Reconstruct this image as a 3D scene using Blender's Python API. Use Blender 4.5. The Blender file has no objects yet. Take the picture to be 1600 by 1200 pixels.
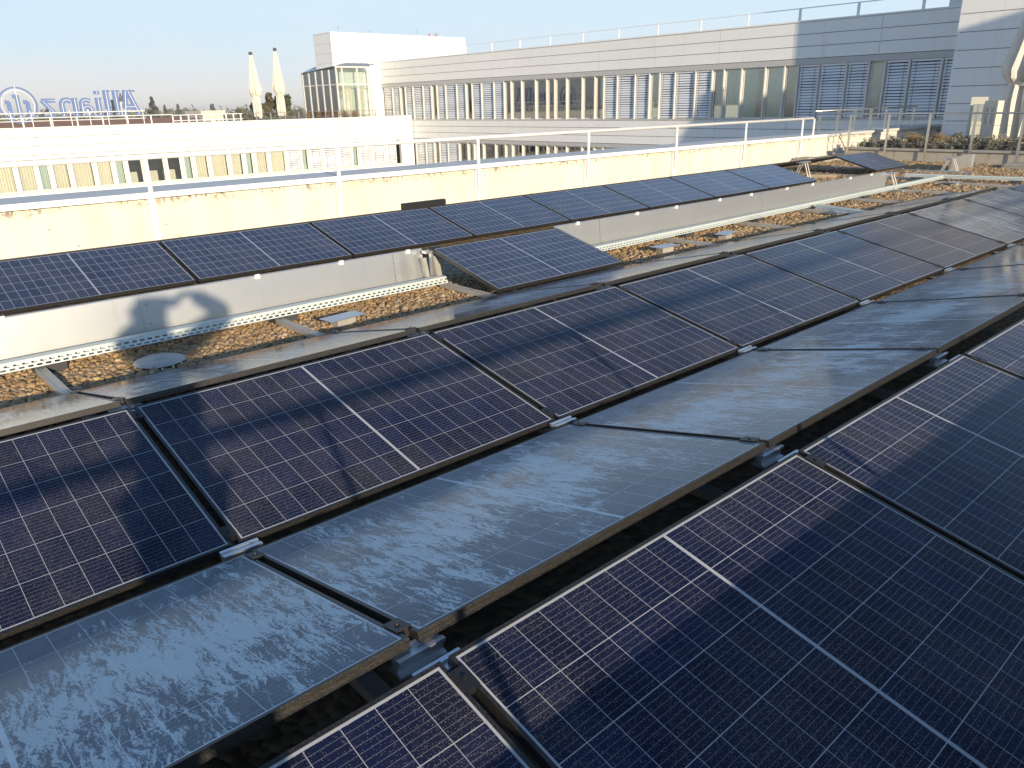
import bpy, bmesh, math, random
import numpy as np
from mathutils import Vector, Matrix, noise
R = math.radians
rnd = random.Random(7)
C = bpy.context.scene.collection
sc = bpy.context.scene
# ------------------------------------------------------------------ camera, sky, sun, exposure
H = 1.5638                      # eye height above the low edge of the panels
TH, PITCH, ROLL = 0.7266, 0.3503, 0.0228
cam_d = bpy.data.cameras.new('camera'); cam = bpy.data.objects.new('camera', cam_d); C.objects.link(cam)
Fw = Vector((math.sin(TH)*math.cos(PITCH), math.cos(TH)*math.cos(PITCH), -math.sin(PITCH)))
Rt0 = Vector((math.cos(TH), -math.sin(TH), 0)); Up0 = Rt0.cross(Fw)
cr, sr = math.cos(ROLL), math.sin(ROLL)
Rt = Rt0*cr - Up0*sr; Up = Rt0*sr + Up0*cr
mw = Matrix((Rt, Up, -Fw)).transposed().to_4x4(); mw.translation = Vector((0, 0, H))
cam.matrix_world = mw
cam_d.sensor_width = 36; cam_d.lens = 36*1199.1/1600
cam_d.clip_start = 0.004; cam_d.clip_end = 6000
sc.camera = cam
HAZE = .0010
SUN_EL = 12.3; SUN_DIR = Vector((-0.292*math.cos(R(SUN_EL)), -0.9564*math.cos(R(SUN_EL)), math.sin(R(SUN_EL))))
world = bpy.data.worlds.new('World'); sc.world = world; world.use_nodes = True
wn = world.node_tree.nodes; wl = world.node_tree.links
sky = wn.new('ShaderNodeTexSky'); sky.sky_type = 'NISHITA'; sky.sun_disc = False
sky.sun_elevation = R(SUN_EL); sky.sun_rotation = math.atan2(SUN_DIR.x, SUN_DIR.y)
sky.air_density = 1.0; sky.dust_density = 0.4; sky.ozone_density = 3.0; sky.altitude = 300
# morning ground haze: the sky itself is paler and greyer near the horizon
wtc = wn.new('ShaderNodeTexCoord'); wsx = wn.new('ShaderNodeSeparateXYZ'); wmp = wn.new('ShaderNodeMapping'); wl.new(wtc.outputs['Generated'], wmp.inputs[0]); wmp.inputs[3].default_value = (2.2, 2.2, 9)
wno = wn.new('ShaderNodeTexNoise'); wl.new(wmp.outputs[0], wno.inputs[0]); wno.inputs['Scale'].default_value = 1.3; wno.inputs['Detail'].default_value = 4
wad = wn.new('ShaderNodeVectorMath'); wad.operation = 'MULTIPLY_ADD'; wl.new(wno.outputs['Color'], wad.inputs[0]); wad.inputs[1].default_value = (0, 0, -.13); wl.new(wtc.outputs['Generated'], wad.inputs[2])
wa2 = wn.new('ShaderNodeVectorMath'); wl.new(wad.outputs[0], wa2.inputs[0]); wa2.inputs[1].default_value = (0, 0, .06); wl.new(wa2.outputs[0], wsx.inputs[0])
def wramp(a, b, c0, c1, src=None):
    mr = wn.new('ShaderNodeMapRange'); mr.interpolation_type = 'SMOOTHSTEP'; wl.new(wsx.outputs[2], mr.inputs[0]); mr.inputs[1].default_value = a; mr.inputs[2].default_value = b
    mx = wn.new('ShaderNodeMix'); mx.data_type = 'RGBA'; wl.new(mr.outputs[0], mx.inputs[0])
    for i_, c_ in ((6, c0), (7, c1)):
        if isinstance(c_, tuple): mx.inputs[i_].default_value = (*c_, 1)
        else: wl.new(c_, mx.inputs[i_])
    return mx.outputs[2]
low = wramp(.0, .09, (4.1, 4.05, 3.95), (3.2, 4.05, 4.65))
mid = wramp(.08, .30, low, (1.9, 3.0, 4.6))
wl.new(wramp(.22, .60, mid, sky.outputs[0]), wn['Background'].inputs[0]); wn['Background'].inputs[1].default_value = 0.15
sun_d = bpy.data.lights.new('sun', 'SUN'); sun = bpy.data.objects.new('sun', sun_d); C.objects.link(sun)
sun_d.energy = 4.7; sun_d.angle = R(0.7); sun_d.color = (1.0, 0.83, 0.60)
sun.rotation_euler = SUN_DIR.to_track_quat('Z', 'Y').to_euler(); sun.location = (0, -30, 20)
sc.view_settings.view_transform = 'Standard'; sc.view_settings.look = 'None'
sc.view_settings.exposure = 0.52; sc.view_settings.gamma = 1.0

# ------------------------------------------------------------------ helpers
def tag(o, label=None, cat=None, group=None, kind=None):
    if label: o['label'] = label
    if cat: o['category'] = cat
    if group: o['group'] = group
    if kind: o['kind'] = kind
    return o
def empty(name, loc=(0, 0, 0)):
    o = bpy.data.objects.new(name, None); C.objects.link(o); o.location = loc; o.empty_display_size = .1
    return o
class MB:
    def __init__(s, tf=None): s.v = []; s.f = []; s.tf = tf or (lambda p: p)
    def add(s, vs, fs):
        b = len(s.v); s.v += [tuple(s.tf(p)) for p in vs]; s.f += [tuple(b+i for i in f) for f in fs]; return s
    def box(s, x0, x1, y0, y1, z0, z1):
        return s.add([(x0,y0,z0),(x1,y0,z0),(x1,y1,z0),(x0,y1,z0),(x0,y0,z1),(x1,y0,z1),(x1,y1,z1),(x0,y1,z1)],
                     [(0,3,2,1),(4,5,6,7),(0,1,5,4),(1,2,6,5),(2,3,7,6),(3,0,4,7)])
    def quad(s, a, b, c, d): return s.add([a, b, c, d], [(0, 1, 2, 3)])
    def tube(s, pts, r, n=8, caps=True):
        pts = [Vector(p) for p in pts]; rr = r if isinstance(r, (list, tuple)) else [r]*len(pts); vs = []; fs = []
        for i, p in enumerate(pts):
            d = (pts[min(i+1, len(pts)-1)]-pts[max(i-1, 0)]).normalized()
            a = d.cross(Vector((0, 0, 1)) if abs(d.z) < .9 else Vector((1, 0, 0))).normalized(); b = d.cross(a)
            for k in range(n):
                t = 2*math.pi*k/n; vs.append(p+(a*math.cos(t)+b*math.sin(t))*rr[i])
        for i in range(len(pts)-1):
            for k in range(n): fs.append((i*n+k, i*n+(k+1) % n, (i+1)*n+(k+1) % n, (i+1)*n+k))
        if caps: fs.append(tuple(range(n))[::-1]); fs.append(tuple((len(pts)-1)*n+k for k in range(n)))
        return s.add(vs, fs)
    def prism(s, prof, axis, a0, a1):      # closed 2D profile swept along an axis ('x','y','z')
        n = len(prof)
        def P(q, a): return {'x': (a, q[0], q[1]), 'y': (q[0], a, q[1]), 'z': (q[0], q[1], a)}[axis]
        return s.add([P(q, a0) for q in prof]+[P(q, a1) for q in prof],
                     [tuple(range(n))[::-1], tuple(range(n, 2*n))]+[(i, (i+1) % n, n+(i+1) % n, n+i) for i in range(n)])
    def lathe(s, prof, n=24, c=(0, 0, 0)):
        vs = []; fs = []
        for r, z in prof:
            for k in range(n):
                t = 2*math.pi*k/n; vs.append((c[0]+r*math.cos(t), c[1]+r*math.sin(t), c[2]+z))
        for i in range(len(prof)-1):
            for k in range(n): fs.append((i*n+k, i*n+(k+1) % n, (i+1)*n+(k+1) % n, (i+1)*n+k))
        return s.add(vs, fs)
    def build(s, name, mat, parent=None, smooth=False, bevel=0):
        me = bpy.data.meshes.new(name); me.from_pydata(s.v, [], s.f)
        bm = bmesh.new(); bm.from_mesh(me); bmesh.ops.recalc_face_normals(bm, faces=bm.faces)
        if bevel: bmesh.ops.bevel(bm, geom=bm.edges[:], offset=bevel, segments=1, affect='EDGES', clamp_overlap=True)
        bm.to_mesh(me); bm.free()
        if smooth: me.polygons.foreach_set('use_smooth', [True]*len(me.polygons))
        me.materials.append(mat); o = bpy.data.objects.new(name, me); C.objects.link(o)
        if parent: o.parent = parent
        return o
def copy_tree(o, parent=None):
    c = o.copy(); C.objects.link(c)
    if parent: c.parent = parent
    for ch in list(o.children): copy_tree(ch, c)
    return c

# node helper
class NT:
    def __init__(s, name):
        s.m = bpy.data.materials.new(name); s.m.use_nodes = True; s.t = s.m.node_tree; s.p = s.t.nodes['Principled BSDF']; s.out = s.t.nodes['Material Output']
    def n(s, t, **k):
        x = s.t.nodes.new(t)
        for a, b in k.items(): setattr(x, a, b)
        return x
    def put(s, sock, v):
        if hasattr(v, 'is_output'): s.t.links.new(v, sock)
        elif v is not None: sock.default_value = v
    def math(s, op, a, b=None, c=None, clamp=False):
        x = s.n('ShaderNodeMath', operation=op, use_clamp=clamp)
        for i, q in enumerate((a, b, c)): s.put(x.inputs[i], q) if q is not None else None
        return x.outputs[0]
    def mix(s, f, a, b):
        x = s.n('ShaderNodeMix', data_type='RGBA'); s.put(x.inputs[0], f)
        s.put(x.inputs[6], a if hasattr(a, 'is_output') else (*a, 1) if len(a) == 3 else a)
        s.put(x.inputs[7], b if hasattr(b, 'is_output') else (*b, 1) if len(b) == 3 else b)
        return x.outputs[2]
    def fmix(s, f, a, b):
        x = s.n('ShaderNodeMix', data_type='FLOAT'); s.put(x.inputs[0], f); s.put(x.inputs[2], a); s.put(x.inputs[3], b); return x.outputs[0]
    def coord(s, w='Object'): return s.n('ShaderNodeTexCoord').outputs[w]
    def sep(s, v): x = s.n('ShaderNodeSeparateXYZ'); s.put(x.inputs[0], v); return x.outputs
    def comb(s, a, b, c): x = s.n('ShaderNodeCombineXYZ'); [s.put(x.inputs[i], q) for i, q in enumerate((a, b, c))]; return x.outputs[0]
    def map(s, v, sca=(1, 1, 1), loc=(0, 0, 0)):
        x = s.n('ShaderNodeMapping'); s.put(x.inputs[0], v); x.inputs[3].default_value = sca
        s.put(x.inputs[1], loc); return x.outputs[0]
    def noise(s, v, scale, detail=3, rough=.55, dist=0):
        x = s.n('ShaderNodeTexNoise'); s.put(x.inputs['Vector'], v); x.inputs['Scale'].default_value = scale
        x.inputs['Detail'].default_value = detail; x.inputs['Roughness'].default_value = rough; x.inputs['Distortion'].default_value = dist; return x.outputs['Fac']
    def vor(s, v, scale, out='Distance', rand=1):
        x = s.n('ShaderNodeTexVoronoi'); s.put(x.inputs['Vector'], v); x.inputs['Scale'].default_value = scale; x.inputs['Randomness'].default_value = rand; return x.outputs[out]
    def ramp(s, f, a, b, v0=0., v1=1.):
        x = s.n('ShaderNodeMapRange'); x.interpolation_type = 'SMOOTHSTEP'; s.put(x.inputs[0], f)
        for i, q in enumerate((a, b, v0, v1)): s.put(x.inputs[1+i], q)
        return x.outputs[0]
    def bump(s, h, st=.3, d=.01):
        x = s.n('ShaderNodeBump'); s.put(x.inputs['Height'], h); x.inputs['Strength'].default_value = st; x.inputs['Distance'].default_value = d; s.t.links.new(x.outputs[0], s.p.inputs['Normal'])
    def set(s, **k):
        names = dict(col='Base Color', rough='Roughness', metal='Metallic', spec='Specular IOR Level', trans='Transmission Weight', ior='IOR', coat='Coat Weight', coatr='Coat Roughness')
        for a, b in k.items():
            if isinstance(b, tuple) and len(b) == 3: b = (*b, 1)
            s.put(s.p.inputs[names[a]], b)
        return s
def simple(name, col, rough=.6, metal=0, var=.12, scale=6, spec=.5, bump=0):
    m = NT(name); f = m.noise(m.coord(), scale, 5, .6)
    a = tuple(c*(1-var) for c in col); b = tuple(min(1, c*(1+var)) for c in col)
    m.set(col=m.mix(f, a, b), rough=m.fmix(f, max(.02, rough-.08), min(1, rough+.08)), metal=metal, spec=spec)
    if bump: m.bump(m.noise(m.coord(), scale*8, 4), bump, .004)
    return m.m

# ------------------------------------------------------------------ materials
def panel_mat(name, L, W, nh, nr, fr, cell, mode, seed=0.):
    m = NT(name); co = m.coord(); x, y, z = m.sep(co)
    rn = m.n('ShaderNodeObjectInfo').outputs['Random']
    off = m.comb(m.math('MULTIPLY', rn, 37.), m.math('MULTIPLY', rn, 91.), m.math('MULTIPLY', rn, 13.))
    va = m.n('ShaderNodeVectorMath', operation='ADD'); m.put(va.inputs[0], co); m.put(va.inputs[1], off); cw = va.outputs[0]
    gm = .0058; bx = fr+.007; by = fr+.007
    cx = (L/2-bx-gm)/nh; cy = (W-2*by)/nr
    xp = m.math('ABSOLUTE', m.math('SUBTRACT', x, L/2))
    xx = m.math('DIVIDE', m.math('SUBTRACT', xp, gm), cx); yy = m.math('DIVIDE', m.math('SUBTRACT', y, by), cy)
    def lines(q, size, lw):      # 1 on the line between two cells
        d = m.math('MULTIPLY', m.math('ABSOLUTE', m.math('SUBTRACT', m.math('FRACT', m.math('ADD', q, .5)), .5)), size)
        return m.math('LESS_THAN', d, lw/2)
    lw = .0023 if mode != 'poly' else .0042
    g = m.math('MAXIMUM', lines(xx, cx, lw*.8), lines(yy, cy, lw*1.15))
    g = m.math('MAXIMUM', g, m.math('LESS_THAN', xp, gm))
    g = m.math('MAXIMUM', g, m.math('GREATER_THAN', xx, nh+.0)); g = m.math('MAXIMUM', g, m.math('GREATER_THAN', yy, nr+.0)); g = m.math('MAXIMUM', g, m.math('LESS_THAN', yy, 0.))
    # cells: slight tint differences from cell to cell, bus bars along the length
    cid = m.comb(m.math('FLOOR', xx), m.math('FLOOR', yy), m.math('MULTIPLY', rn, 50.))
    wn_ = m.n('ShaderNodeTexWhiteNoise', noise_dimensions='3D'); m.put(wn_.inputs[0], cid)
    cv = wn_.outputs['Value']
    dark = tuple(c*.75 for c in cell); lite = tuple(c*1.35 for c in cell)
    cc = m.mix(cv, dark, lite)
    if mode == 'poly':
        cr_ = m.vor(cw, 70, 'Color'); cs = m.sep(cr_); cc = m.mix(m.math('MULTIPLY', cs[0], .6), cc, tuple(c*1.9 for c in cell))
    nb = 9 if mode != 'poly' else 5
    bb = m.math('MULTIPLY', lines(m.math('MULTIPLY', yy, float(nb)), cy/nb, .0013), .42)
    base = m.mix(bb, cc, (.34, .36, .40))
    base = m.mix(g, base, (.42, .43, .45) if mode != 'poly' else (.36, .38, .42))
    # dust and dew; the pale warm drops paint sun glints on the dew
    big = m.noise(cw, 2.2, 4, .6); fine = m.noise(cw, 160, 2, .6)
    if mode in ('mono', 'poly'):
        vd = m.vor(cw, 420); vc = m.sep(m.vor(cw, 420, 'Color'))[0]
        drop_glint = m.math('MULTIPLY', m.math('LESS_THAN', vd, .42), m.math('GREATER_THAN', vc, m.fmix(m.ramp(big, .3, .75), .93, .74)))
        film = m.ramp(big, .25, .8, .005, .050 if mode == 'mono' else .04)
        base = m.mix(film, base, (.50, .43, .34)); base = m.mix(m.math('MULTIPLY', drop_glint, .32), base, (.72, .62, .48))
        rough = m.fmix(big, .10, .22); m.bump(m.math('ADD', m.math('MULTIPLY', drop_glint, .6), m.math('MULTIPLY', fine, .5)), .16, .0015)
    else:
        # condensation: a film that ran down the slope in streaks, clear patches between
        wv = m.math('MULTIPLY', m.math('SUBTRACT', m.noise(cw, 5.5, 3, .6), .5), .10)
        cs_ = m.n('ShaderNodeVectorMath', operation='ADD'); m.put(cs_.inputs[0], cw); m.put(cs_.inputs[1], m.comb(wv, wv, 0.)); sw = cs_.outputs[0]
        rip = m.noise(m.map(sw, (84, 9.5, 1)), 1.0, 4, .62, .35); grain = m.noise(m.map(cw, (190, 95, 1)), 1.0, 3, .75)
        st = m.math('ADD', m.math('MULTIPLY', rip, .62 if mode != 'pale' else .25), m.math('MULTIPLY', grain, .38 if mode != 'pale' else .75))
        wob = m.noise(m.map(cw, (7, 3, 1)), 1.0, 3, .6, .5)
        lowf = m.noise(cw, 1.1, 2, .5)
        yn = m.math('DIVIDE', y, W)
        thr = m.math('ADD', m.math('ADD', .43, m.math('MULTIPLY', m.math('SUBTRACT', .55, wob), .5)), m.math('MULTIPLY', m.math('ABSOLUTE', m.math('SUBTRACT', yn, .55)), .30))
        thr = m.math('ADD', thr, m.math('MULTIPLY', m.math('SUBTRACT', .5, lowf), .35))
        fm = m.ramp(m.math('SUBTRACT', st, thr), -.06, .075)
        beads = m.math('MULTIPLY', m.math('LESS_THAN', m.vor(cw, 230), .40), m.ramp(m.noise(cw, 9, 3), .45, .7))
        fm = m.math('MAXIMUM', m.math('MULTIPLY', fm, .95), m.math('MULTIPLY', m.math('SUBTRACT', 1., beads), .22), clamp=True)
        k = {'fog': .74, 'pale': .50, 'wet': .24}[mode]
        base = m.mix(m.math('MULTIPLY', fm, k), base, (.62, .75, .80)); base = m.mix(m.math('MULTIPLY', g, .45), base, (.62, .70, .74))
        rough = m.fmix(fm, .07, .24 if mode != 'wet' else .2)
        m.bump(fine, .03, .001)
    m.set(col=base, rough=rough, spec=m.fmix(fm, .13, .42) if mode not in ('mono', 'poly') else (.12 if mode == 'mono' else .36))
    return m.m

M = {}
MONO = (.004, .009, .036); POLY = (.012, .019, .048)
M['mono'] = panel_mat('mono_glass_dewy', 1.722, 1.134, 9, 6, .012, MONO, 'mono')
M['fog'] = panel_mat('mono_glass_condensation', 1.722, 1.134, 9, 6, .012, MONO, 'fog')
M['pale'] = panel_mat('mono_glass_fogged', 1.722, 1.134, 9, 6, .012, MONO, 'pale')
M['wet'] = panel_mat('mono_glass_wet', 1.722, 1.134, 9, 6, .012, MONO, 'wet')
M['poly'] = panel_mat('poly_glass_dusty', 1.71, 1.0, 10, 6, .012, POLY, 'poly')
def frame_mat():
    m = NT('black_anodised_dewy'); co = m.coord()
    d = m.math('MULTIPLY', m.math('LESS_THAN', m.vor(co, 300), .45), m.math('GREATER_THAN', m.sep(m.vor(co, 300, 'Color'))[0], .45))
    n_ = m.noise(m.map(co, (20, 20, 60)), 1, 4)
    m.set(col=m.mix(m.math('MULTIPLY', d, .26), m.mix(n_, (.008, .008, .009), (.020, .019, .018)), (.16, .135, .10)), rough=.42, spec=.5); m.bump(d, .3, .002); return m.m
M['frame'] = frame_mat()
M['alu'] = simple('mill_aluminium', (.62, .63, .64), .38, .85, .1, 12)
M['aludirty'] = simple('weathered_aluminium', (.50, .48, .44), .55, .55, .2, 9, bump=.1)
M['galv'] = simple('galvanised_strip', (.60, .66, .62), .5, .25, .12, 14)
M['clamp'] = simple('black_clamp', (.02, .02, .022), .45, .2, .2, 30)
M['rubber'] = simple('dark_foot_block', (.045, .045, .048), .8, 0, .25, 10)
def sheet_mat():
    m = NT('galvanised_sheet'); co = m.coord(); n1 = m.noise(co, 1.6, 4, .6); n2 = m.noise(m.map(co, (14, 14, .8)), 1, 4, .6)
    sp = m.sep(m.vor(co, 60, 'Color'))[0]
    col = m.mix(m.ramp(n2, .55, .8), (.60, .61, .61), (.55, .55, .53)); col = m.mix(m.math('MULTIPLY', sp, .06), col, (.5, .52, .52))
    m.set(col=col, rough=m.fmix(n1, .34, .40), metal=.78); m.bump(m.noise(co, 1.2, 1), .10, .03); return m.m
M['sheet'] = sheet_mat()
M['white_paint'] = simple('white_painted_steel', (.80, .80, .78), .42, 0, .05, 4)
M['cream_paint'] = simple('cream_powder_coat', (.58, .55, .46), .5, 0, .06, 4)
M['steel'] = simple('brushed_stainless', (.60, .57, .52), .3, .9, .1, 20)
M['lens'] = simple('frosted_lens', (.34, .37, .36), .25, 0, .05)
M['wood'] = simple('grey_wood', (.30, .24, .17), .85, 0, .3, 12, bump=.2)
M['concrete'] = simple('concrete', (.36, .34, .30), .9, 0, .22, 5, bump=.35)
M['paver'] = simple('weathered_paver', (.33, .31, .27), .9, 0, .25, 9, bump=.3)
def parapet_mat():
    m = NT('stained_white_render'); co = m.coord(); x, y, z = m.sep(co)
    n1 = m.noise(m.map(co, (2, 2, .5)), 1.5, 5, .6); sp = m.noise(m.map(co, (9, 9, 5)), 2.2, 6, .75); cl = m.noise(co, 1.3, 3, .6)
    top = m.ramp(z, .30, .475); bot = m.ramp(z, .16, .0)
    dirt = m.math('MULTIPLY', m.ramp(sp, .50, .58), m.math('MULTIPLY', top, m.ramp(cl, .36, .52)))
    run = m.math('MULTIPLY', m.ramp(m.noise(m.map(co, (14, 14, .7)), 1, 4, .6), .55, .8), m.math('MULTIPLY', top, .6))
    rust = m.math('MULTIPLY', m.ramp(m.noise(co, 3.3, 5, .7), .60, .72), m.math('MULTIPLY', bot, .8))
    spots = m.math('MULTIPLY', m.math('LESS_THAN', m.vor(co, 5.5), .07), .7)
    col = m.mix(m.ramp(n1, .3, .8), (.70, .66, .57), (.60, .55, .45)); col = m.mix(run, col, (.52, .40, .22))
    col = m.mix(rust, col, (.42, .30, .15)); col = m.mix(m.math('MAXIMUM', dirt, spots), col, (.16, .12, .08))
    m.set(col=col, rough=.8); m.bump(m.noise(co, 40, 4), .12, .004); return m.m
M['parapet'] = parapet_mat()
M['coping'] = simple('zinc_coping', (.58, .58, .56), .5, .12, .1, 3)
def planter_mat():
    m = NT('board_marked_concrete'); co = m.coord(); n1 = m.noise(m.map(co, (1, 1, 4)), 3, 5, .65); n2 = m.noise(co, 24, 4, .7)
    st = m.ramp(m.noise(m.map(co, (5, 5, 1)), 1.6, 4, .6), .52, .7)
    col = m.mix(n1, (.36, .32, .25), (.50, .46, .38)); col = m.mix(m.math('MULTIPLY', st, .5), col, (.20, .17, .13))
    m.set(col=col, rough=.9); m.bump(n2, .3, .01); return m.m
M['planter'] = planter_mat()
def cladding():
    m = NT('white_metal_cladding'); co = m.coord(); n1 = m.noise(co, .35, 3, .5); n2 = m.noise(m.map(co, (2, 2, .3)), 2, 4, .6)
    col = m.mix(n1, (.78, .77, .74), (.85, .84, .82)); col = m.mix(m.math('MULTIPLY', m.ramp(n2, .5, .85), .35), col, (.58, .55, .50))
    m.set(col=col, rough=.5); return m.m
M['clad'] = cladding()
M['joint'] = simple('joint_shadow_gap', (.16, .15, .14), .9)
M['fin'] = simple('window_fin_paint', (.66, .63, .58), .5, 0, .06)
M['slat'] = simple('blind_slat', (.78, .80, .83), .4, .1, .06, 3)
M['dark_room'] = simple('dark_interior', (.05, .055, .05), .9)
M['soffit'] = simple('soffit_grey', (.48, .47, .45), .6)
def glass(name, tint, refl=.5, tr=.7):
    m = NT(name); t = m.t; t.nodes.remove(m.p)
    tb = m.n('ShaderNodeBsdfTransparent'); tb.inputs[0].default_value = (*[c*tr for c in tint], 1)
    gb = m.n('ShaderNodeBsdfGlossy'); gb.inputs['Roughness'].default_value = .02; gb.inputs[0].default_value = (.9, .95, .95, 1)
    fr = m.n('ShaderNodeFresnel'); fr.inputs[0].default_value = 1.5
    f = m.math('ADD', m.math('MULTIPLY', fr.outputs[0], 1.2), refl*.15, clamp=True)
    mx = m.n('ShaderNodeMixShader'); m.put(mx.inputs[0], f); t.links.new(tb.outputs[0], mx.inputs[1]); t.links.new(gb.outputs[0], mx.inputs[2]); t.links.new(mx.outputs[0], m.out.inputs[0]); return m.m
M['pane'] = glass('window_glass', (.96, .97, .95), .3, .95)
M['pane_dark'] = glass('tinted_glass', (.88, .97, .93), .8, .92)
def curtain_mat(name, a, b):
    m = NT(name); co = m.coord(); n1 = m.noise(m.map(co, (16, 16, .3)), 1, 2); m.set(col=m.mix(n1, a, b), rough=.9); return m.m
M['curtain'] = curtain_mat('cream_curtain', (.72, .68, .57), (.86, .83, .74))
M['curtain_reflect_green'] = curtain_mat('grey_green_screen_reflect', (.46, .58, .54), (.66, .76, .73))  # lightened so that uncovered panes seem to reflect the sky
M['canvas'] = curtain_mat('cream_canvas', (.58, .54, .46), (.72, .68, .60))
M['cap'] = simple('dark_cap', (.05, .05, .055), .5)
M['blue'] = simple('blue_sign_face', (.10, .165, .36), .5, 0, .08)
M['zinc_blue'] = simple('zinc_roof', (.33, .38, .45), .35, .6, .1, 4)
M['red'] = simple('red_paint', (.5, .05, .05), .5)
M['roof_red'] = simple('old_red_tiles', (.19, .105, .08), .85, 0, .25, 1)
M['house'] = simple('pale_render_far', (.60, .55, .46), .85, 0, .1, .5)
M['bark'] = simple('bark', (.10, .075, .05), .95, 0, .3, 8)
def leaf_mat(name, a, b, c=None):
    m = NT(name); at = m.n('ShaderNodeAttribute', attribute_name='tint').outputs['Fac']
    col = m.mix(at, a, b); m.set(col=col, rough=.65, spec=.3); return m.m
M['leaf_green'] = leaf_mat('green_leaves', (.05, .075, .03), (.15, .17, .07))
M['leaf_dark'] = leaf_mat('conifer_needles', (.03, .045, .03), (.085, .11, .065))
M['leaf_autumn'] = leaf_mat('autumn_leaves', (.13, .055, .02), (.26, .13, .05))
M['leaf_olive'] = leaf_mat('olive_leaves', (.06, .065, .025), (.17, .15, .07))
M['lavender'] = leaf_mat('grey_green_foliage', (.11, .105, .07), (.34, .31, .22))
M['grass_orange'] = leaf_mat('straw_coloured_grass', (.20, .12, .05), (.44, .29, .13))
M['grass_brown'] = leaf_mat('brown_grass', (.15, .09, .04), (.34, .22, .10))
def gravel_mat():
    m = NT('round_gravel'); at = m.n('ShaderNodeAttribute', attribute_name='tint').outputs['Fac']; co = m.coord()
    r = m.n('ShaderNodeValToRGB'); m.put(r.inputs[0], at); e = r.color_ramp.elements
    e[0].position = 0; e[0].color = (.06, .05, .04, 1); e[1].position = 1; e[1].color = (.66, .57, .42, 1)
    for p_, c_ in ((.25, (.28, .165, .07, 1)), (.5, (.45, .29, .13, 1)), (.75, (.32, .25, .17, 1)), (.9, (.54, .38, .18, 1))): q = e.new(p_); q.color = c_
    n1 = m.noise(co, 60, 3); m.set(col=m.mix(m.math('MULTIPLY', n1, .4), r.outputs[0], (.14, .11, .08)), rough=.75); return m.m
M['gravel'] = gravel_mat()
def gravel_base():
    m = NT('gravel_bed'); co = m.coord(); c_ = m.sep(m.vor(co, 26, 'Color'))[0]; d = m.vor(co, 26)
    m.set(col=m.mix(c_, (.12, .09, .06), (.34, .25, .15)), rough=.9); m.bump(m.math('SUBTRACT', 1., d), .8, .02); return m.m
M['gravel_base'] = gravel_base()
M['ground'] = simple('far_ground', (.09, .085, .06), .95, 0, .4, .02)
M['deck'] = simple('terrace_slabs', (.40, .38, .34), .85, 0, .15, 2)
M['soil'] = simple('planter_soil', (.06, .05, .035), .95)

# ------------------------------------------------------------------ the setting
def sheet(name, x0, x1, y0, y1, z, mat):
    o = MB().quad((x0, y0, z), (x1, y0, z), (x1, y1, z), (x0, y1, z)).build(name, mat); return tag(o, kind='structure')
sheet('ground', -3000, 3000, -3000, 3000, -9.0, M['ground'])
GZ = -.13
o = MB().box(-12, 22.5, -3.0, 12.0, -1.2, GZ).build('roof_gravel_bed', M['gravel_base']); tag(o, kind='structure')
o = MB().box(-12, 30.5, 11.4, 11.9, -9, -.2).build('roof_edge_wall', M['clad']); tag(o, kind='structure')
o = MB().box(22.62, 28.5, -8, 11.15, -1.2, -.03).build('roof_terrace_floor', M['deck']); tag(o, kind='structure')
o = MB().box(-12, 22.3, -8, -.62, -.3, .02).build('viewing_terrace_floor', M['deck']); tag(o, kind='structure')

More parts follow.
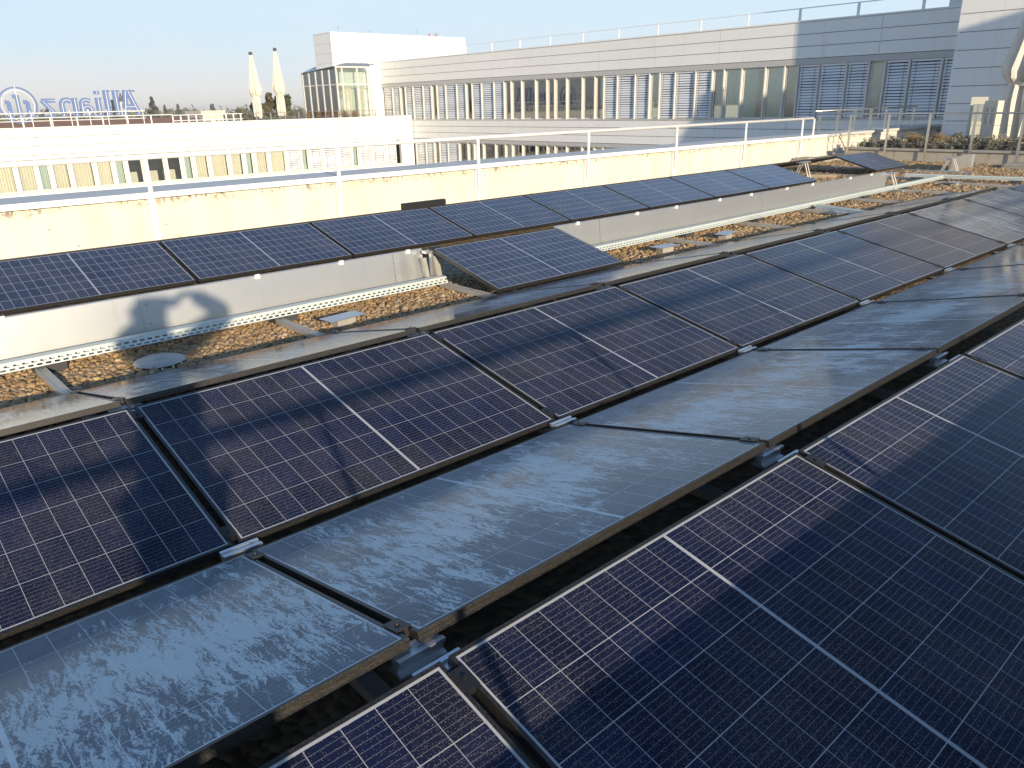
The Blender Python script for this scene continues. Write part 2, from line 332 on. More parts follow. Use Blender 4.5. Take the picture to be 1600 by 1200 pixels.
# gravel stones (nobody could count them): many small squashed pebbles in one mesh
def ico(sub):
    bm = bmesh.new(); bmesh.ops.create_icosphere(bm, subdivisions=sub, radius=1)
    v = np.array([p.co[:] for p in bm.verts]); f = np.array([[q.index for q in p.verts] for p in bm.faces]); bm.free(); return v, f
def stones(name, spec):
    rs = np.random.default_rng(3); VV = []; FF = []; TT = []; base = 0
    for (x0, x1, y0, y1, sp, sub, s0, s1) in spec:
        tv, tf_ = ico(sub); nx = int((x1-x0)/sp); ny = int((y1-y0)/sp)
        gx, gy = np.meshgrid(np.arange(nx), np.arange(ny)); gx = gx.ravel()*sp+x0; gy = gy.ravel()*sp+y0; n = len(gx)
        gx = gx+rs.uniform(-.6, .6, n)*sp; gy = gy+rs.uniform(-.6, .6, n)*sp
        s = rs.uniform(s0, s1, n)*(1+.5*(rs.random(n) > .9)); lump = 1+.22*rs.normal(size=(n, len(tv)))*(.6 if sub > 1 else .8)
        P = tv[None]*np.clip(lump, .7, 1.35)[..., None]*np.stack([s*rs.uniform(.8, 1.35, n), s*rs.uniform(.7, 1.1, n), s*rs.uniform(.45, .75, n)], 1)[:, None, :]
        a = rs.uniform(0, 6.28, n); tl = rs.normal(0, .35, n); c, sn = np.cos(tl), np.sin(tl)
        x, z = P[..., 0]*c[:, None]-P[..., 2]*sn[:, None], P[..., 0]*sn[:, None]+P[..., 2]*c[:, None]; y = P[..., 1]
        c, sn = np.cos(a), np.sin(a); X = x*c[:, None]-y*sn[:, None]+gx[:, None]; Y = x*sn[:, None]+y*c[:, None]+gy[:, None]
        Z = z+(GZ+s*.25+rs.uniform(0, .016, n))[:, None]
        VV.append(np.stack([X, Y, Z], -1).reshape(-1, 3)); FF.append((tf_[None]+(np.arange(n)*len(tv))[:, None, None]).reshape(-1, 3)+base); base += n*len(tv)
        TT.append(np.repeat(np.clip(rs.beta(2, 2, n), 0, 1), len(tv)))
    V = np.concatenate(VV); F = np.concatenate(FF); T = np.concatenate(TT)
    me = bpy.data.meshes.new(name); me.vertices.add(len(V)); me.vertices.foreach_set('co', V.astype(np.float32).ravel())
    me.loops.add(F.size); me.loops.foreach_set('vertex_index', F.astype(np.int32).ravel())
    me.polygons.add(len(F)); me.polygons.foreach_set('loop_start', np.arange(0, F.size, 3, dtype=np.int32)); me.polygons.foreach_set('loop_total', np.full(len(F), 3, np.int32))
    me.polygons.foreach_set('use_smooth', np.ones(len(F), bool)); me.update(calc_edges=True)
    at = me.attributes.new('tint', 'FLOAT', 'POINT'); at.data.foreach_set('value', T.astype(np.float32)); me.materials.append(M['gravel'])
    o = bpy.data.objects.new(name, me); C.objects.link(o); return o
g = stones('gravel', [(-.6, 6.0, 4.75, 6.35, .0225, 2, .009, .021), (6.0, 14.0, 4.75, 6.35, .030, 1, .012, .026), (14.0, 22.2, 3.4, 11.1, .045, 1, .016, .034),
                      (12.6, 15.6, 6.4, 7.5, .05, 1, .02, .034), (13.2, 17, 3.6, 4.8, .05, 1, .02, .034)])
tag(g, 'tan and grey rounded gravel spread over the flat roof', 'gravel', kind='stuff')

# ------------------------------------------------------------------ solar panels
TILT = .223; ORD = ['first', 'second', 'third', 'fourth', 'fifth', 'sixth', 'seventh', 'eighth', 'ninth', 'tenth', 'eleventh']
def panel_proto(L, W, gm, th=.03, fr=.012):
    root = empty('solar_panel')
    f = MB(); d = .0018
    for a in ((0, L, 0, fr), (0, L, W-fr, W), (0, fr, fr, W-fr), (L-fr, L, fr, W-fr)): f.box(a[0], a[1], a[2], a[3], -th, d)
    # inner lip and grooves along the long sides
    f.box(.001, L-.001, -.0015, 0, -th*.42, -th*.30); f.box(.001, L-.001, W, W+.0015, -th*.42, -th*.30)
    f.box(.001, L-.001, -.0015, 0, -th*.92, -th*.80); f.box(.001, L-.001, W, W+.0015, -th*.92, -th*.80)
    f.build('frame', M['frame'], root)
    MB().box(fr, L-fr, fr, W-fr, -.006, 0).build('glass', gm, root)
    j = MB(); [j.box(L/2+q*.45-.04, L/2+q*.45+.04, W/2-.03, W/2+.03, -.024, -.006) for q in (-1, 0, 1)]; j.build('junction_box', M['clamp'], root)
    return root
used = {}
def place_panel(kind, L, W, tilt, u0, v0, z0, sg, label, group):
    if kind not in used: o = used[kind] = panel_proto(L, W, M[kind])
    else: o = copy_tree(used[kind])
    if sg > 0: o.location = (u0, v0, z0); o.rotation_euler = (tilt, 0, 0)
    else: o.location = (u0+L, v0, z0); o.rotation_euler = (tilt, 0, R(180))
    return tag(o, label, 'solar panel', group)
PM, LM, WM = 1.75, 1.722, 1.134; e = .014; ct, st = math.cos(TILT), math.sin(TILT)
def row(kind, n0, n1, u0, v0, sg, rowtext, group, var=None):
    for i, n in enumerate(range(n0, n1+1)):
        k = var(n) if var else kind
        place_panel(k, LM, WM, TILT, u0-e+n*PM, v0-sg*e*ct, -e*st, sg, f'{rowtext}, {ORD[i]} from the left', group)
row('mono', -1, 2, .9425, .2185, 1, 'dark solar panel in the nearest row at bottom right', 'solar panels in the nearest row')
row('fog', -1, 5, .9391, 2.5324, -1, 'streaky condensation covered solar panel in the row behind the nearest', 'condensation covered panels sloping away')
row('mono', -1, 4, .9333, 2.6494, 1, 'dark dewy solar panel in the middle row with the handrail shadow', 'dark panels in the middle row')
for i, n in enumerate(range(5, 8)):
    place_panel('wet', LM, WM, TILT, .9333-e+n*PM, 2.6494-e*ct, -e*st, 1, f'shiny wet solar panel at the right end of the middle row, {ORD[i]} of three', 'shiny panels ending the middle row')
row('pale', -1, 6, .9333, 4.9637, -1, 'pale fogged solar panel of the narrow strip beside the gravel', 'pale panels beside the gravel strip')
LP, WP, PP, TP = 1.71, 1.0, 1.74, R(15.5); FU = 2.648
for i, n in enumerate(range(-1, 7)):
    place_panel('poly', LP, WP, TP, FU+n*PP, 7.52, .02, 1, f'blue polycrystalline solar panel in the row under the white parapet, {ORD[i]} from the left', 'blue panels under the white parapet')
place_panel('poly', LP, WP, TP, 17.42, 7.52, .03, 1, 'lone blue solar panel beyond the gap, near the concrete planter wall', 'blue panels under the white parapet')
place_panel('poly', LP, WP, R(14.6), 4.395, 5.095, .005, 1, 'single blue solar panel standing in front of the metal sheets', None)
FT = 7.52+WP*math.cos(TP)
for i, n in enumerate(range(-1, 9)):
    place_panel('pale', LM, WM, R(12.5), FU+n*PP, FT+.10+WM*math.cos(R(12.5)), .285-WM*math.sin(R(12.5)), -1, f'solar panel turned to the parapet with only its dark edge showing, {ORD[i]} from the left', 'panels turned to the parapet')

# mounting brackets at every joint of two panels
def bracket(name, u, v, z, two, label, group):
    r = empty(name, (u, v, z))
    def prof(y): return [(y-.03, -.050), (y+.03, -.050), (y+.03, -.040), (y+.014, -.036), (y+.014, -.012), (y+.026, -.006), (y+.026, .006), (y+.010, .006), (y+.010, -.002), (y-.010, -.002), (y-.010, .006), (y-.026, .006), (y-.026, -.006), (y-.014, -.012), (y-.014, -.036), (y-.03, -.040)]
    MB().prism(prof(two[0]), 'x', -.075, .075).build('profile', M['alu'], r)
    if len(two) > 1: MB().prism(prof(two[1]), 'x', -.075, .075).build('profile', M['alu'], r)
    MB().box(-.03, .03, -.022, .022, GZ-z+.03, -.050).build('post', M['aludirty'], r)
    return tag(r, label, 'mounting bracket', group)
def clamp_pair(u, v, z, tilt, label, group):
    o = MB()
    o.box(-.012, .012, -.035, .035, -.02, .004); o.box(-.024, .024, -.035, .035, .003, .007); o.tube([(0, 0, .006), (0, 0, .013)], .007, 8)
    o = o.build('mid_clamp', M['clamp']); o.location = (u, v, z); o.rotation_euler = (tilt, 0, 0); return tag(o, label, 'clamp', group)
z_hi = 1.12*st
PLACES = {'A': (range(0, 3), .9425-.028, 1.2972, 1.4537), 'C': (range(0, 8), .9333-.028, 3.728, 3.885)}
for key, (rg, uu, va, vb) in PLACES.items():
    txt = 'between the two nearest rows' if key == 'A' else 'along the ridge of the middle row'
    for i, n in enumerate(rg):
        bracket('mounting_bracket', uu+n*PM, (va+vb)/2, z_hi-.035, (-(vb-va)/2+.028, (vb-va)/2-.022), f'aluminium bracket on the ridge {txt}, {ORD[i]} from the left', 'ridge brackets')
for i, n in enumerate(range(0, 7)):
    bracket('mounting_bracket', .9333-.028+n*PM, 2.592, -.006, (0.,), f'aluminium bracket in the valley before the middle row, {ORD[i]} from the left', 'valley brackets')
CT = [('A', .9425, .2185, 1, range(0, 3), 'in the nearest row'), ('B', .9391, 2.5324, -1, range(0, 6), 'in the condensation row'), ('C', .9333, 2.6494, 1, range(0, 8), 'in the middle row'), ('D', .9333, 4.9637, -1, range(0, 7), 'in the narrow pale row')]
for k, u0, v0, sg, rg, txt in CT:
    for i, n in enumerate(rg):
        for q, w in ((.06, 'low'), (1.04, 'high')):
            clamp_pair(u0-.028+n*PM, v0+sg*q*ct, q*st+.001, sg*TILT, f'black clamp at {w} end of the {ORD[i]} panel gap {txt}', 'clamps joining panels')
# aluminium base rails running under all rows
for i, n in enumerate(range(0, 10)):
    u = .9333-.028+n*PM
    vend = 6.05 if n not in (2,) else 5.95
    m_ = MB(); m_.box(u-.022, u+.022, -.1, vend, GZ+.03, GZ+.065); m_.box(u-.030, u-.022, -.1, vend, GZ+.03, GZ+.072); m_.box(u+.022, u+.030, -.1, vend, GZ+.03, GZ+.072)
    tag(m_.build('base_rail', M['aludirty']), f'aluminium rail lying across the gravel under the panels, {ORD[i]} from the left', 'rail', 'base rails under the panels')

# ------------------------------------------------------------------ metal sheets, cable trays and bits on the gravel
SV = 6.16
cuts = [(-1.3, 1.70, 'leftmost plain galvanised sheet standing behind the gravel strip'), (1.70, 4.02, 'galvanised sheet carrying the head shadow of the photographer'), (4.02, 4.36, 'short stained galvanised sheet beside the bracket post'),
        (6.20, 6.95, 'short galvanised sheet right behind the single blue panel'), (6.95, 8.75, 'galvanised sheet second after the single blue panel'), (8.75, 10.55, 'galvanised sheet third after the single blue panel'),
        (10.55, 12.35, 'galvanised sheet fourth after the single blue panel'), (12.35, 14.75, 'last galvanised sheet at the end of the long run')]
for i, (a, b, lab) in enumerate(cuts):
    r = empty('metal_sheet', ((a+b)/2, SV, 0)); w = (b-a)/2-.001; dy = .0022*(i % 2)
    pl = MB(); nx = 12; P = []
    for k in range(nx+1):
        x = -w+2*w*k/nx; d = .0009*math.sin(k*1.1+i)+dy; P.append((x, d))
    for k in range(nx):
        (xa, da), (xb, db) = P[k], P[k+1]
        pl.add([(xa, da, -.085), (xb, db, -.085), (xb, db+.03, .245), (xa, da+.03, .245), (xa, da+.002, -.085), (xb, db+.002, -.085), (xb, db+.032, .245), (xa, da+.032, .245)], [(0, 1, 2, 3), (7, 6, 5, 4), (3, 2, 6, 7), (0, 4, 5, 1)])
    p_ = pl.build('plate', M['sheet'], r, smooth=False)
    MB().box(-w, w, -.11, dy-.001, -.0875, -.0855).build('bottom_flange', M['sheet'], r)
    MB().box(-w, w, dy+.026, dy+.06, .246, .249).build('top_flange', M['sheet'], r)
    for x in (-w+.05,):
        for z in (.02, .17):
            m_ = MB(); m_.tube([(x, dy+.012+(z+.085)*.09-.012, z), (x, dy+(z+.085)*.09-.004, z)], [.009, .009], 8); m_.build('rivet', M['aludirty'], r)
    for x in ([-.2, .6] if w > .8 else [0.]):
        MB().box(x-.02, x+.02, dy+.012, dy+.034, .225, .262).build('hook', M['white_paint'], r)
    tag(r, lab, 'metal sheet', 'galvanised sheets in a line')
def tray(a, b, h=.058, lab='', rot=None):
    r = empty('cable_tray', a); L = (Vector(b)-Vector(a)).length; r.rotation_euler = (0, 0, math.atan2(b[1]-a[1], b[0]-a[0]))
    m_ = MB(); t = .0015; ys = 0.0
    bands = [(0, .008), (.020, .030), (.042, .058)]
    sl = .034; gap = .020
    tl = lambda z: -(.058-z)*.5          # the slotted flank leans out at the bottom
    for z0, z1 in bands:
        m_.add([(0, tl(z0), z0), (L, tl(z0), z0), (L, tl(z1), z1), (0, tl(z1), z1), (0, tl(z0)+t, z0), (L, tl(z0)+t, z0), (L, tl(z1)+t, z1), (0, tl(z1)+t, z1)], [(0, 1, 2, 3), (7, 6, 5, 4), (0, 4, 5, 1), (3, 2, 6, 7)])
    n = int(L/(sl+gap))
    for (z0, z1), ph in (((.008, .020), 0), ((.030, .042), .5)):
        for k in range(n+1):
            x0 = (k+ph)*(sl+gap)-gap; x1 = x0+gap; x0 = max(0, x0); x1 = min(L, x1)
            if x1 <= x0: continue
            m_.add([(x0, tl(z0), z0), (x1, tl(z0), z0), (x1, tl(z1), z1), (x0, tl(z1), z1), (x0, tl(z0)+t, z0), (x1, tl(z0)+t, z0), (x1, tl(z1)+t, z1), (x0, tl(z1)+t, z1)], [(0, 1, 2, 3), (7, 6, 5, 4), (0, 3, 7, 4), (1, 5, 6, 2)])
    m_.build('slotted_flank', M['galv'], r)
    MB().box(0, L, t, .085, .0585, .060).build('tray_cover', M['galv'], r); MB().box(0, L, .085, .087, 0, .0595).build('back_flank', M['galv'], r)
    for q in range(int(L/1.75)+1):
        MB().box(.12+q*1.75, .32+q*1.75, -.01, .12, -.075, -.003).build('foot_block', M['rubber'], r) if .4+q*1.75 < L else None
    return tag(r, lab, 'cable tray', 'slotted cable trays on the gravel')
tray((-1.0, 5.87, -.045), (4.40, 5.87, -.045), lab='slotted cable tray in front of the sheet with the head shadow')
tray((6.40, 5.86, -.045), (17.4, 6.06, -.045), lab='long slotted cable tray in front of the right run of sheets')
tray((17.0, 6.75, -.03), (17.45, 4.2, -.03), lab='slotted cable tray crossing the gravel at the far right end')
tray((11.55, 5.84, -.06), (11.25, 4.9, -.06), lab='short slotted cable tray branching off toward the pale panels')
def ballast(u, v, rz, lab):
    r = empty('ballast_block', (u, v, GZ)); r.rotation_euler = (0, 0, rz)
    MB().box(-.09, .09, -.06, .06, 0, .085).build('block', M['paver'], r, bevel=.006); MB().box(-.17, .17, -.085, .085, .087, .093).build('plate', M['alu'], r, bevel=.002)
    return tag(r, lab, 'ballast block', 'plates on blocks in the gravel')
ballast(3.02, 5.46, .1, 'metal plate on a small block in the gravel, between two rails'); ballast(7.33, 5.50, -.1, 'metal plate on a block in the gravel, past the single blue panel'); ballast(8.58, 5.50, .2, 'low metal plate on a block further along the right gravel strip'); ballast(16.5, 5.6, .1, 'metal plate on a block near the crossing of the cable trays'); ballast(11.35, 5.35, .6, 'metal plate on a block beside the branching cable tray')
r = empty('roof_drain_cover', (1.58, 5.53, GZ-.022))
MB().lathe([(0, .088), (.05, .087), (.06, .082), (.10, .081), (.145, .072), (.172, .062), (.172, .056), (.13, .060), (0, .060)], 32).build('cover', M['aludirty'], r, smooth=True)
m_ = MB()
for k in range(14):
    a = 2*math.pi*k/14; m_.tube([(.160*math.cos(a), .160*math.sin(a), .062), (.176*math.cos(a), .176*math.sin(a), .02)], .006, 6)
m_.build('grille', M['alu'], r); MB().lathe([(.178, .026), (.192, .022), (.192, .0), (.172, 0), (.178, .026)], 32).build('base_ring', M['aludirty'], r)
tag(r, 'round metal drain cover with slotted rim in the gravel', 'drain cover')
# bracket post where the left run of sheets ends
r = empty('support_post', (4.42, 6.10, GZ))
MB().box(-.03, .03, -.02, .02, 0, .34).build('upright', M['alu'], r); m_ = MB(); m_.add([(-.09, -.03, .02), (-.05, -.03, .02), (-.05, .0, .02), (-.09, 0, .02), (-.14, -.03, .31), (-.10, -.03, .31), (-.10, 0, .31), (-.14, 0, .31)], [(0, 3, 2, 1), (4, 5, 6, 7), (0, 1, 5, 4), (1, 2, 6, 5), (2, 3, 7, 6), (3, 0, 4, 7)]); m_.build('brace', M['aludirty'], r)
m_ = MB(); m_.add([(.05, -.03, .0), (.10, -.03, .0), (.10, .0, .0), (.05, 0, .0), (.0, -.03, .31), (.05, -.03, .31), (.05, 0, .31), (.0, 0, .31)], [(0, 3, 2, 1), (4, 5, 6, 7), (0, 1, 5, 4), (1, 2, 6, 5), (2, 3, 7, 6), (3, 0, 4, 7)]); m_.build('brace', M['aludirty'], r)
MB().box(-.10, .06, -.035, .035, .345, .37).build('head_profile', M['alu'], r); MB().box(-.02, .07, -.03, .03, .372, .40).build('clamp', M['clamp'], r)
tag(r, 'aluminium post with braces at the end of the left sheets', 'mounting post')
# stand in the gap of the blue row
def stand(u, v, zt, lab):
    r = empty('support_stand', (u, v, GZ)); m_ = MB()
    for dx, dy in ((-.05, -.16), (.05, -.16)): m_.tube([(dx, dy, .06), (dx, -.05, zt-.02)], .013, 6)
    m_.build('front_leg', M['aludirty'], r); m_ = MB()
    for dx, dy in ((-.05, .16), (.05, .16)): m_.tube([(dx, dy, .06), (dx, .05, zt-.02)], .013, 6)
    m_.build('rear_leg', M['aludirty'], r)
    MB().box(-.20, .20, -.06, .06, zt-.02, zt+.01).build('top_plate', M['alu'], r); MB().box(-.08, .08, -.3, .3, .02, .06).build('base_plate', M['alu'], r)
    return tag(r, lab, 'support stand', 'stands under missing panels')
stand(16.1, 8.52, .38, 'four legged aluminium stand in the gap of the blue row'); stand(14.9, 6.18, .34, 'aluminium stand at the far end of the long sheet run'); stand(19.3, 6.70, .34, 'aluminium stand beside the small sunlit sheet near the planter')
for i, (u, v, a, lab) in enumerate([(15.85, 8.9, .1, 'left wooden block under the stand'), (16.6, 8.35, -.2, 'right wooden block under the stand')]):
    o = MB().box(-.32, .32, -.06, .06, 0, .10).build('wooden_block', M['wood'], bevel=.005); o.location = (u, v, GZ); o.rotation_euler = (0, 0, a-.75); tag(o, lab+' in the gap of the blue row', 'wooden block', 'wooden blocks under the stand')
for i, (u, lab) in enumerate([(15.2, 'aluminium rail crossing the gravel just right of the last sheet'), (17.3, 'aluminium rail under the lone blue panel'), (19.2, 'aluminium rail beside the lone blue panel')]):
    o = MB().box(u-.03, u+.03, 6.2, 9.4, GZ+.02, GZ+.06).build('base_rail', M['alu']); tag(o, lab, 'rail', 'base rails under the panels')
r = empty('metal_sheet', (20.1, 6.75, 0)); MB().box(-.72, .72, 0, .003, -.10, .21).build('plate', M['sheet'], r); MB().box(-.72, -.70, -.03, 0, -.10, .21).build('edge_fold', M['alu'], r); MB().box(.70, .72, -.03, 0, -.10, .21).build('edge_fold', M['alu'], r)
tag(r, 'small upright galvanised sheet alone before the planter wall', 'metal sheet', 'galvanised sheets in a line')
for i, (u, v, w, lab) in enumerate([(21.3, 5.9, .4, 'flat grey paver on the gravel at the right edge'), (21.2, 10.6, .5, 'concrete paver stack left of the planter wall'), (20.7, 10.9, .35, 'paver lying at the foot of the white parapet')]):
    m_ = MB(); m_.box(-w, w, -.25, .25, 0, .06); m_.box(-w*.8, w*.9, -.2, .22, .062, .12); o = m_.build('concrete_paver', M['paver'], bevel=.006); o.location = (u, v, GZ+.01); tag(o, lab, 'paver', 'loose concrete pavers')
for i, (u, v, s) in enumerate([(5.9, 8.78, .3)]):
    o = MB().box(-.35, .35, -.04, .04, 0, .10).build('black_cover', M['clamp'], bevel=.01); o.location = (6.15, 8.62, .26); tag(o, 'black plastic cover lying on the ridge of the blue row', 'cover')

# ------------------------------------------------------------------ white parapet, its coping and railing
r = empty('parapet_wall', (0, 11.2, GZ))
def pw(o): o.location = (0, -11.2, -GZ); return o
pw(MB().box(-12, 30.4, 11.2, 12.0, -.5, .47).build('wall', M['parapet'], r))
for i in range(-3, 8):
    a = -9+i*0+0
m_ = MB()
for k in range(-4, 11):
    m_.box(k*2.87+.60-2.868/2-.0, k*2.87+.60+2.868/2, 11.13, 12.08, .472, .545)
pw(m_.build('coping', M['coping'], r)); pw(MB().box(-12, 22.2, 11.118, 11.128, .470, .547).build('coping_lip', M['white_paint'], r))
tag(r, 'stained white parapet wall with zinc coping behind the blue panels', 'parapet wall')
r = empty('white_railing', (0, 11.15, GZ))
pw(MB().tube([(-12, 11.15, 1.0), (21.35, 11.15, 1.0)], .034, 10).build('handrail', M['white_paint'], r, smooth=True)).location = (0, -11.15, -GZ)
for k, u in enumerate([-8, -5.1, -2.26, .60, 3.46, 6.32, 9.18, 12.1, 15.05, 17.9, 20.7, 21.32]):
    o = MB().box(u-.028, u+.028, 11.085, 11.116, .1 if k < 11 else .45, .985).build('post', M['white_paint'], r, bevel=.004); o.location = (0, -11.15, -GZ)
    if k < 11: o2 = MB().box(u-.04, u+.04, 11.135, 11.19, -.1, .46).build('post_base', M['white_paint'], r); o2.location = (0, -11.15, -GZ)
tag(r, 'white tubular railing fixed along the parapet wall', 'railing')

# ------------------------------------------------------------------ planter wall, steel railings, terrace things
UW = 22.3
r = empty('planter_wall', (UW, 6, GZ)); L_ = lambda o: (setattr(o, 'location', (-UW, -6, -GZ)), o)[1]
m_ = MB()
for a, b in ((-8, 2.9), (2.905, 5.6), (5.605, 8.1), (8.105, 10.6)): m_.box(UW+.02, UW+.20, a, b, -.5, .14)
L_(m_.build('wall', M['planter'], r)); L_(MB().box(UW-.03, UW+.24, -8, 10.62, .142, .20).build('cap', M['concrete'], r, bevel=.006)); L_(MB().box(UW+.20, UW+2.3, -6, 10.5, -.1, .12).build('soil', M['soil'], r))
tag(r, 'low concrete planter wall with a flat cap beyond the gravel', 'planter wall')
def steel_rail(name, pts, posts, zb, zt, wires, lab, post_w=.03, hr=.022):
    r = empty(name, (pts[0][0], pts[0][1], zb)); off = lambda o: (setattr(o, 'location', (-pts[0][0], -pts[0][1], -zb)), o)[1]
    off(MB().tube([(p[0], p[1], zt) for p in pts], hr, 10).build('handrail', M['steel'], r, smooth=True))
    for (u, v) in posts:
        m_ = MB(); m_.box(u-.008, u+.008, v-post_w, v+post_w, zb, zt-.02); off(m_.build('post', M['steel'], r))
    for z in wires: off(MB().tube([(p[0], p[1], z) for p in pts], .0045, 6).build('wire', M['steel'], r))
    return tag(r, lab, 'railing', 'steel railings of the terrace')
steel_rail('steel_railing', [(UW-.06, 11.55), (UW-.06, -.24)], [(UW-.06, v) for v in (10.5, 9.45, 8.40, 7.32, 6.25, 5.2, 4.1, 3.0)], -.05, 1.09, (.80, .55, .33), 'steel railing with thin wires standing before the planter wall')
steel_rail('steel_railing', [(UW, 11.6), (29.4, 11.6)], [(u, 11.6) for u in (22.6, 23.7, 24.8, 25.9, 27.0, 28.1, 29.2)], .30, 1.17, (.85,), 'steel railing with flat posts on top of the far parapet', .04)
# railing and low wall right in front of the photographer (they throw the long shadows on the panels)
r = empty('viewing_terrace_wall', (0, -.35, GZ)); q_ = lambda o: (setattr(o, 'location', (0, .35, -GZ)), o)[1]
q_(MB().box(-12, 22.2, -.46, -.262, -.5, .386).build('wall', M['planter'], r)); q_(MB().box(-12, 22.2, -.49, -.245, .412, .478).build('cap', M['concrete'], r))
tag(r, 'low terrace wall below the camera throwing a shadow on the nearest panels', 'terrace wall')
steel_rail('steel_railing', [(-12, -.24), (UW-.06, -.24)], [(.556+k*1.85, -.235) for k in range(-5, 12)], .10, .975, (), 'steel railing below the camera throwing its shadow along the middle row', .03, .032)

def tinted(name, V, F, T, mat, parent=None):
    me = bpy.data.meshes.new(name); me.from_pydata(V, [], F); at = me.attributes.new('tint', 'FLOAT', 'POINT'); at.data.foreach_set('value', T); me.materials.append(mat)
    o = bpy.data.objects.new(name, me); C.objects.link(o)
    if parent: o.parent = parent
    return o
def leaf_cloud(name, centers, nleaf, size, mat, parent=None, seed=1, flat=False, aspect=1.6):
    rr = random.Random(seed); V = []; F = []; T = []
    for (c, rad, n) in centers:
        c = Vector(c); t0 = rr.random()
        for _ in range(n):
            d = Vector((rr.gauss(0, 1), rr.gauss(0, 1), rr.gauss(0, 1))).normalized(); q = rr.random()**.45
            p = c+Vector((d.x*rad[0], d.y*rad[1], d.z*rad[2]))*q
            a = Vector((rr.gauss(0, 1), rr.gauss(0, 1), rr.gauss(0, 1)))+d*.6; a.normalize(); b = a.cross(Vector((rr.random(), rr.random(), 1))).normalized()
            s = size*(.6+.8*rr.random()); k = len(V)
            V += [p-a*s*aspect/2, p+b*s/2, p+a*s*aspect/2, p-b*s/2]; F.append((k, k+1, k+2, k+3)); t = min(1, max(0, t0*.5+.5*rr.random())); T += [t]*4
    return tinted(name, V, F, T, mat, parent)
def blades(name, n, h, spread, mat, parent=None, seed=1, w=.012):
    rr = random.Random(seed); V = []; F = []; T = []
    for _ in range(n):
        a = rr.random()*6.28; d = Vector((math.cos(a), math.sin(a), 0)); lean = rr.random()*spread; hh = h*(.6+.5*rr.random()); p0 = d*rr.random()*spread*.3; s = Vector((-d.y, d.x, 0))*w
        p1 = p0+d*lean*.4+Vector((0, 0, hh*.6)); p2 = p0+d*lean+Vector((0, 0, hh)); k = len(V); t = rr.random()
        V += [p0-s, p0+s, p1+s*.8, p1-s*.8, p2]; F += [(k, k+1, k+2, k+3), (k+3, k+2, k+4)]; T += [t*.6, t*.6, t*.8, t*.8, t]
    return tinted(name, V, F, T, mat, parent)
# shrubs in the planter
def shrub_proto(seed):
    r = empty('planter_shrub'); rr = random.Random(seed); cs = []
    for _ in range(34):
        a = rr.random()*6.28; q = rr.random()**.5; cs.append(((.30*q*math.cos(a), .30*q*math.sin(a), .10+.20*rr.random()*(1.2-q)), (.075, .075, .07), 46))
    leaf_cloud('foliage', cs, 0, .026, M['lavender'], r, seed)
    m_ = MB(); [m_.tube([(0, 0, -.02), (.2*math.cos(k), .2*math.sin(k), .2)], [.012, .004], 5) for k in range(6)]; m_.build('stem', M['bark'], r); return r
protos = [shrub_proto(s) for s in (1, 2, 3)]
spots = []
for i, v in enumerate(np.arange(10.1, 4.6, -.47)): spots.append((22.78+.12*rnd.random(), float(v)+.08*rnd.random(), 'front', i))
for i, v in enumerate(np.arange(9.9, 5.2, -.55)): spots.append((23.55+.15*rnd.random(), float(v), 'middle', i))
for i, v in enumerate(np.arange(9.6, 6.0, -.6)): spots.append((24.35+.15*rnd.random(), float(v), 'rear', i))
for i, (u, v, w, k) in enumerate(spots):
    o = protos[i] if i < 3 else copy_tree(protos[i % 3])
    o.location = (u, v, .12); o.rotation_euler = (0, 0, rnd.random()*6.28); s = .92+.35*rnd.random()+(.12 if w == 'rear' else 0); o.scale = (s, s, s*(.9+.2*rnd.random()))
    lab_n = ORD[k] if k < 11 else 'rightmost'
    tag(o, f'grey green mounded shrub in the {w} line of the planter, {lab_n} from the left', 'shrub', 'grey green shrubs in the planter')
for i, (u, v, h, lab) in enumerate([(22.95, 9.02, .42, 'orange straw grass tuft among the left planter shrubs'), (23.3, 9.1, .40, 'orange grass tuft just behind the left straw tuft'), (22.9, 6.28, .42, 'orange straw grass tuft at the right edge of the planter'), (24.0, 8.75, .42, 'orange grass tuft before the white light column'), (24.6, 9.75, .40, 'orange grass tuft deep in the planter near the far parapet')]):
    r = empty('grass_tuft', (u, v, .12)); blades('blade', 420, h*1.0, .28, M['grass_orange'], r, 20+i, .006); blades('dry_base', 160, h*.5, .22, M['grass_brown'], r, 30+i, .006); tag(r, lab, 'grass tuft', 'orange grasses in the planter')
# white light column
def light_column(u, v, z0, z1, w, lab, rz):
    r = empty('light_column', (u, v, z0)); h = z1-z0; r.rotation_euler = (0, 0, rz)
    m_ = MB(); m_.box(-w, w, -w*.55, w*.55, 0, h*.52); m_.box(-w, w, -w*.55, w*.55, h*.86, h); m_.box(-w, -w*.68, -w*.55, w*.55, h*.52, h*.86); m_.box(w*.68, w, -w*.55, w*.55, h*.52, h*.86); m_.build('housing', M['cream_paint'], r)
    MB().box(-w*.68, w*.68, -w*.50, w*.50, h*.52, h*.86).build('lens', M['lens'], r); m_ = MB(); [m_.box(-.008, .008, q-.004, q+.004, h*.52, h*.86) for q in (-w*.51, w*.51)]; m_.build('bar', M['steel'], r); return tag(r, lab, 'light column', 'white light columns')
light_column(24.75, 8.12, .12, 1.46, .20, 'left of two white light columns behind the planter shrubs', R(-73)); light_column(24.3, 7.60, .12, 1.36, .20, 'right of two white light columns behind the planter shrubs', R(-112))
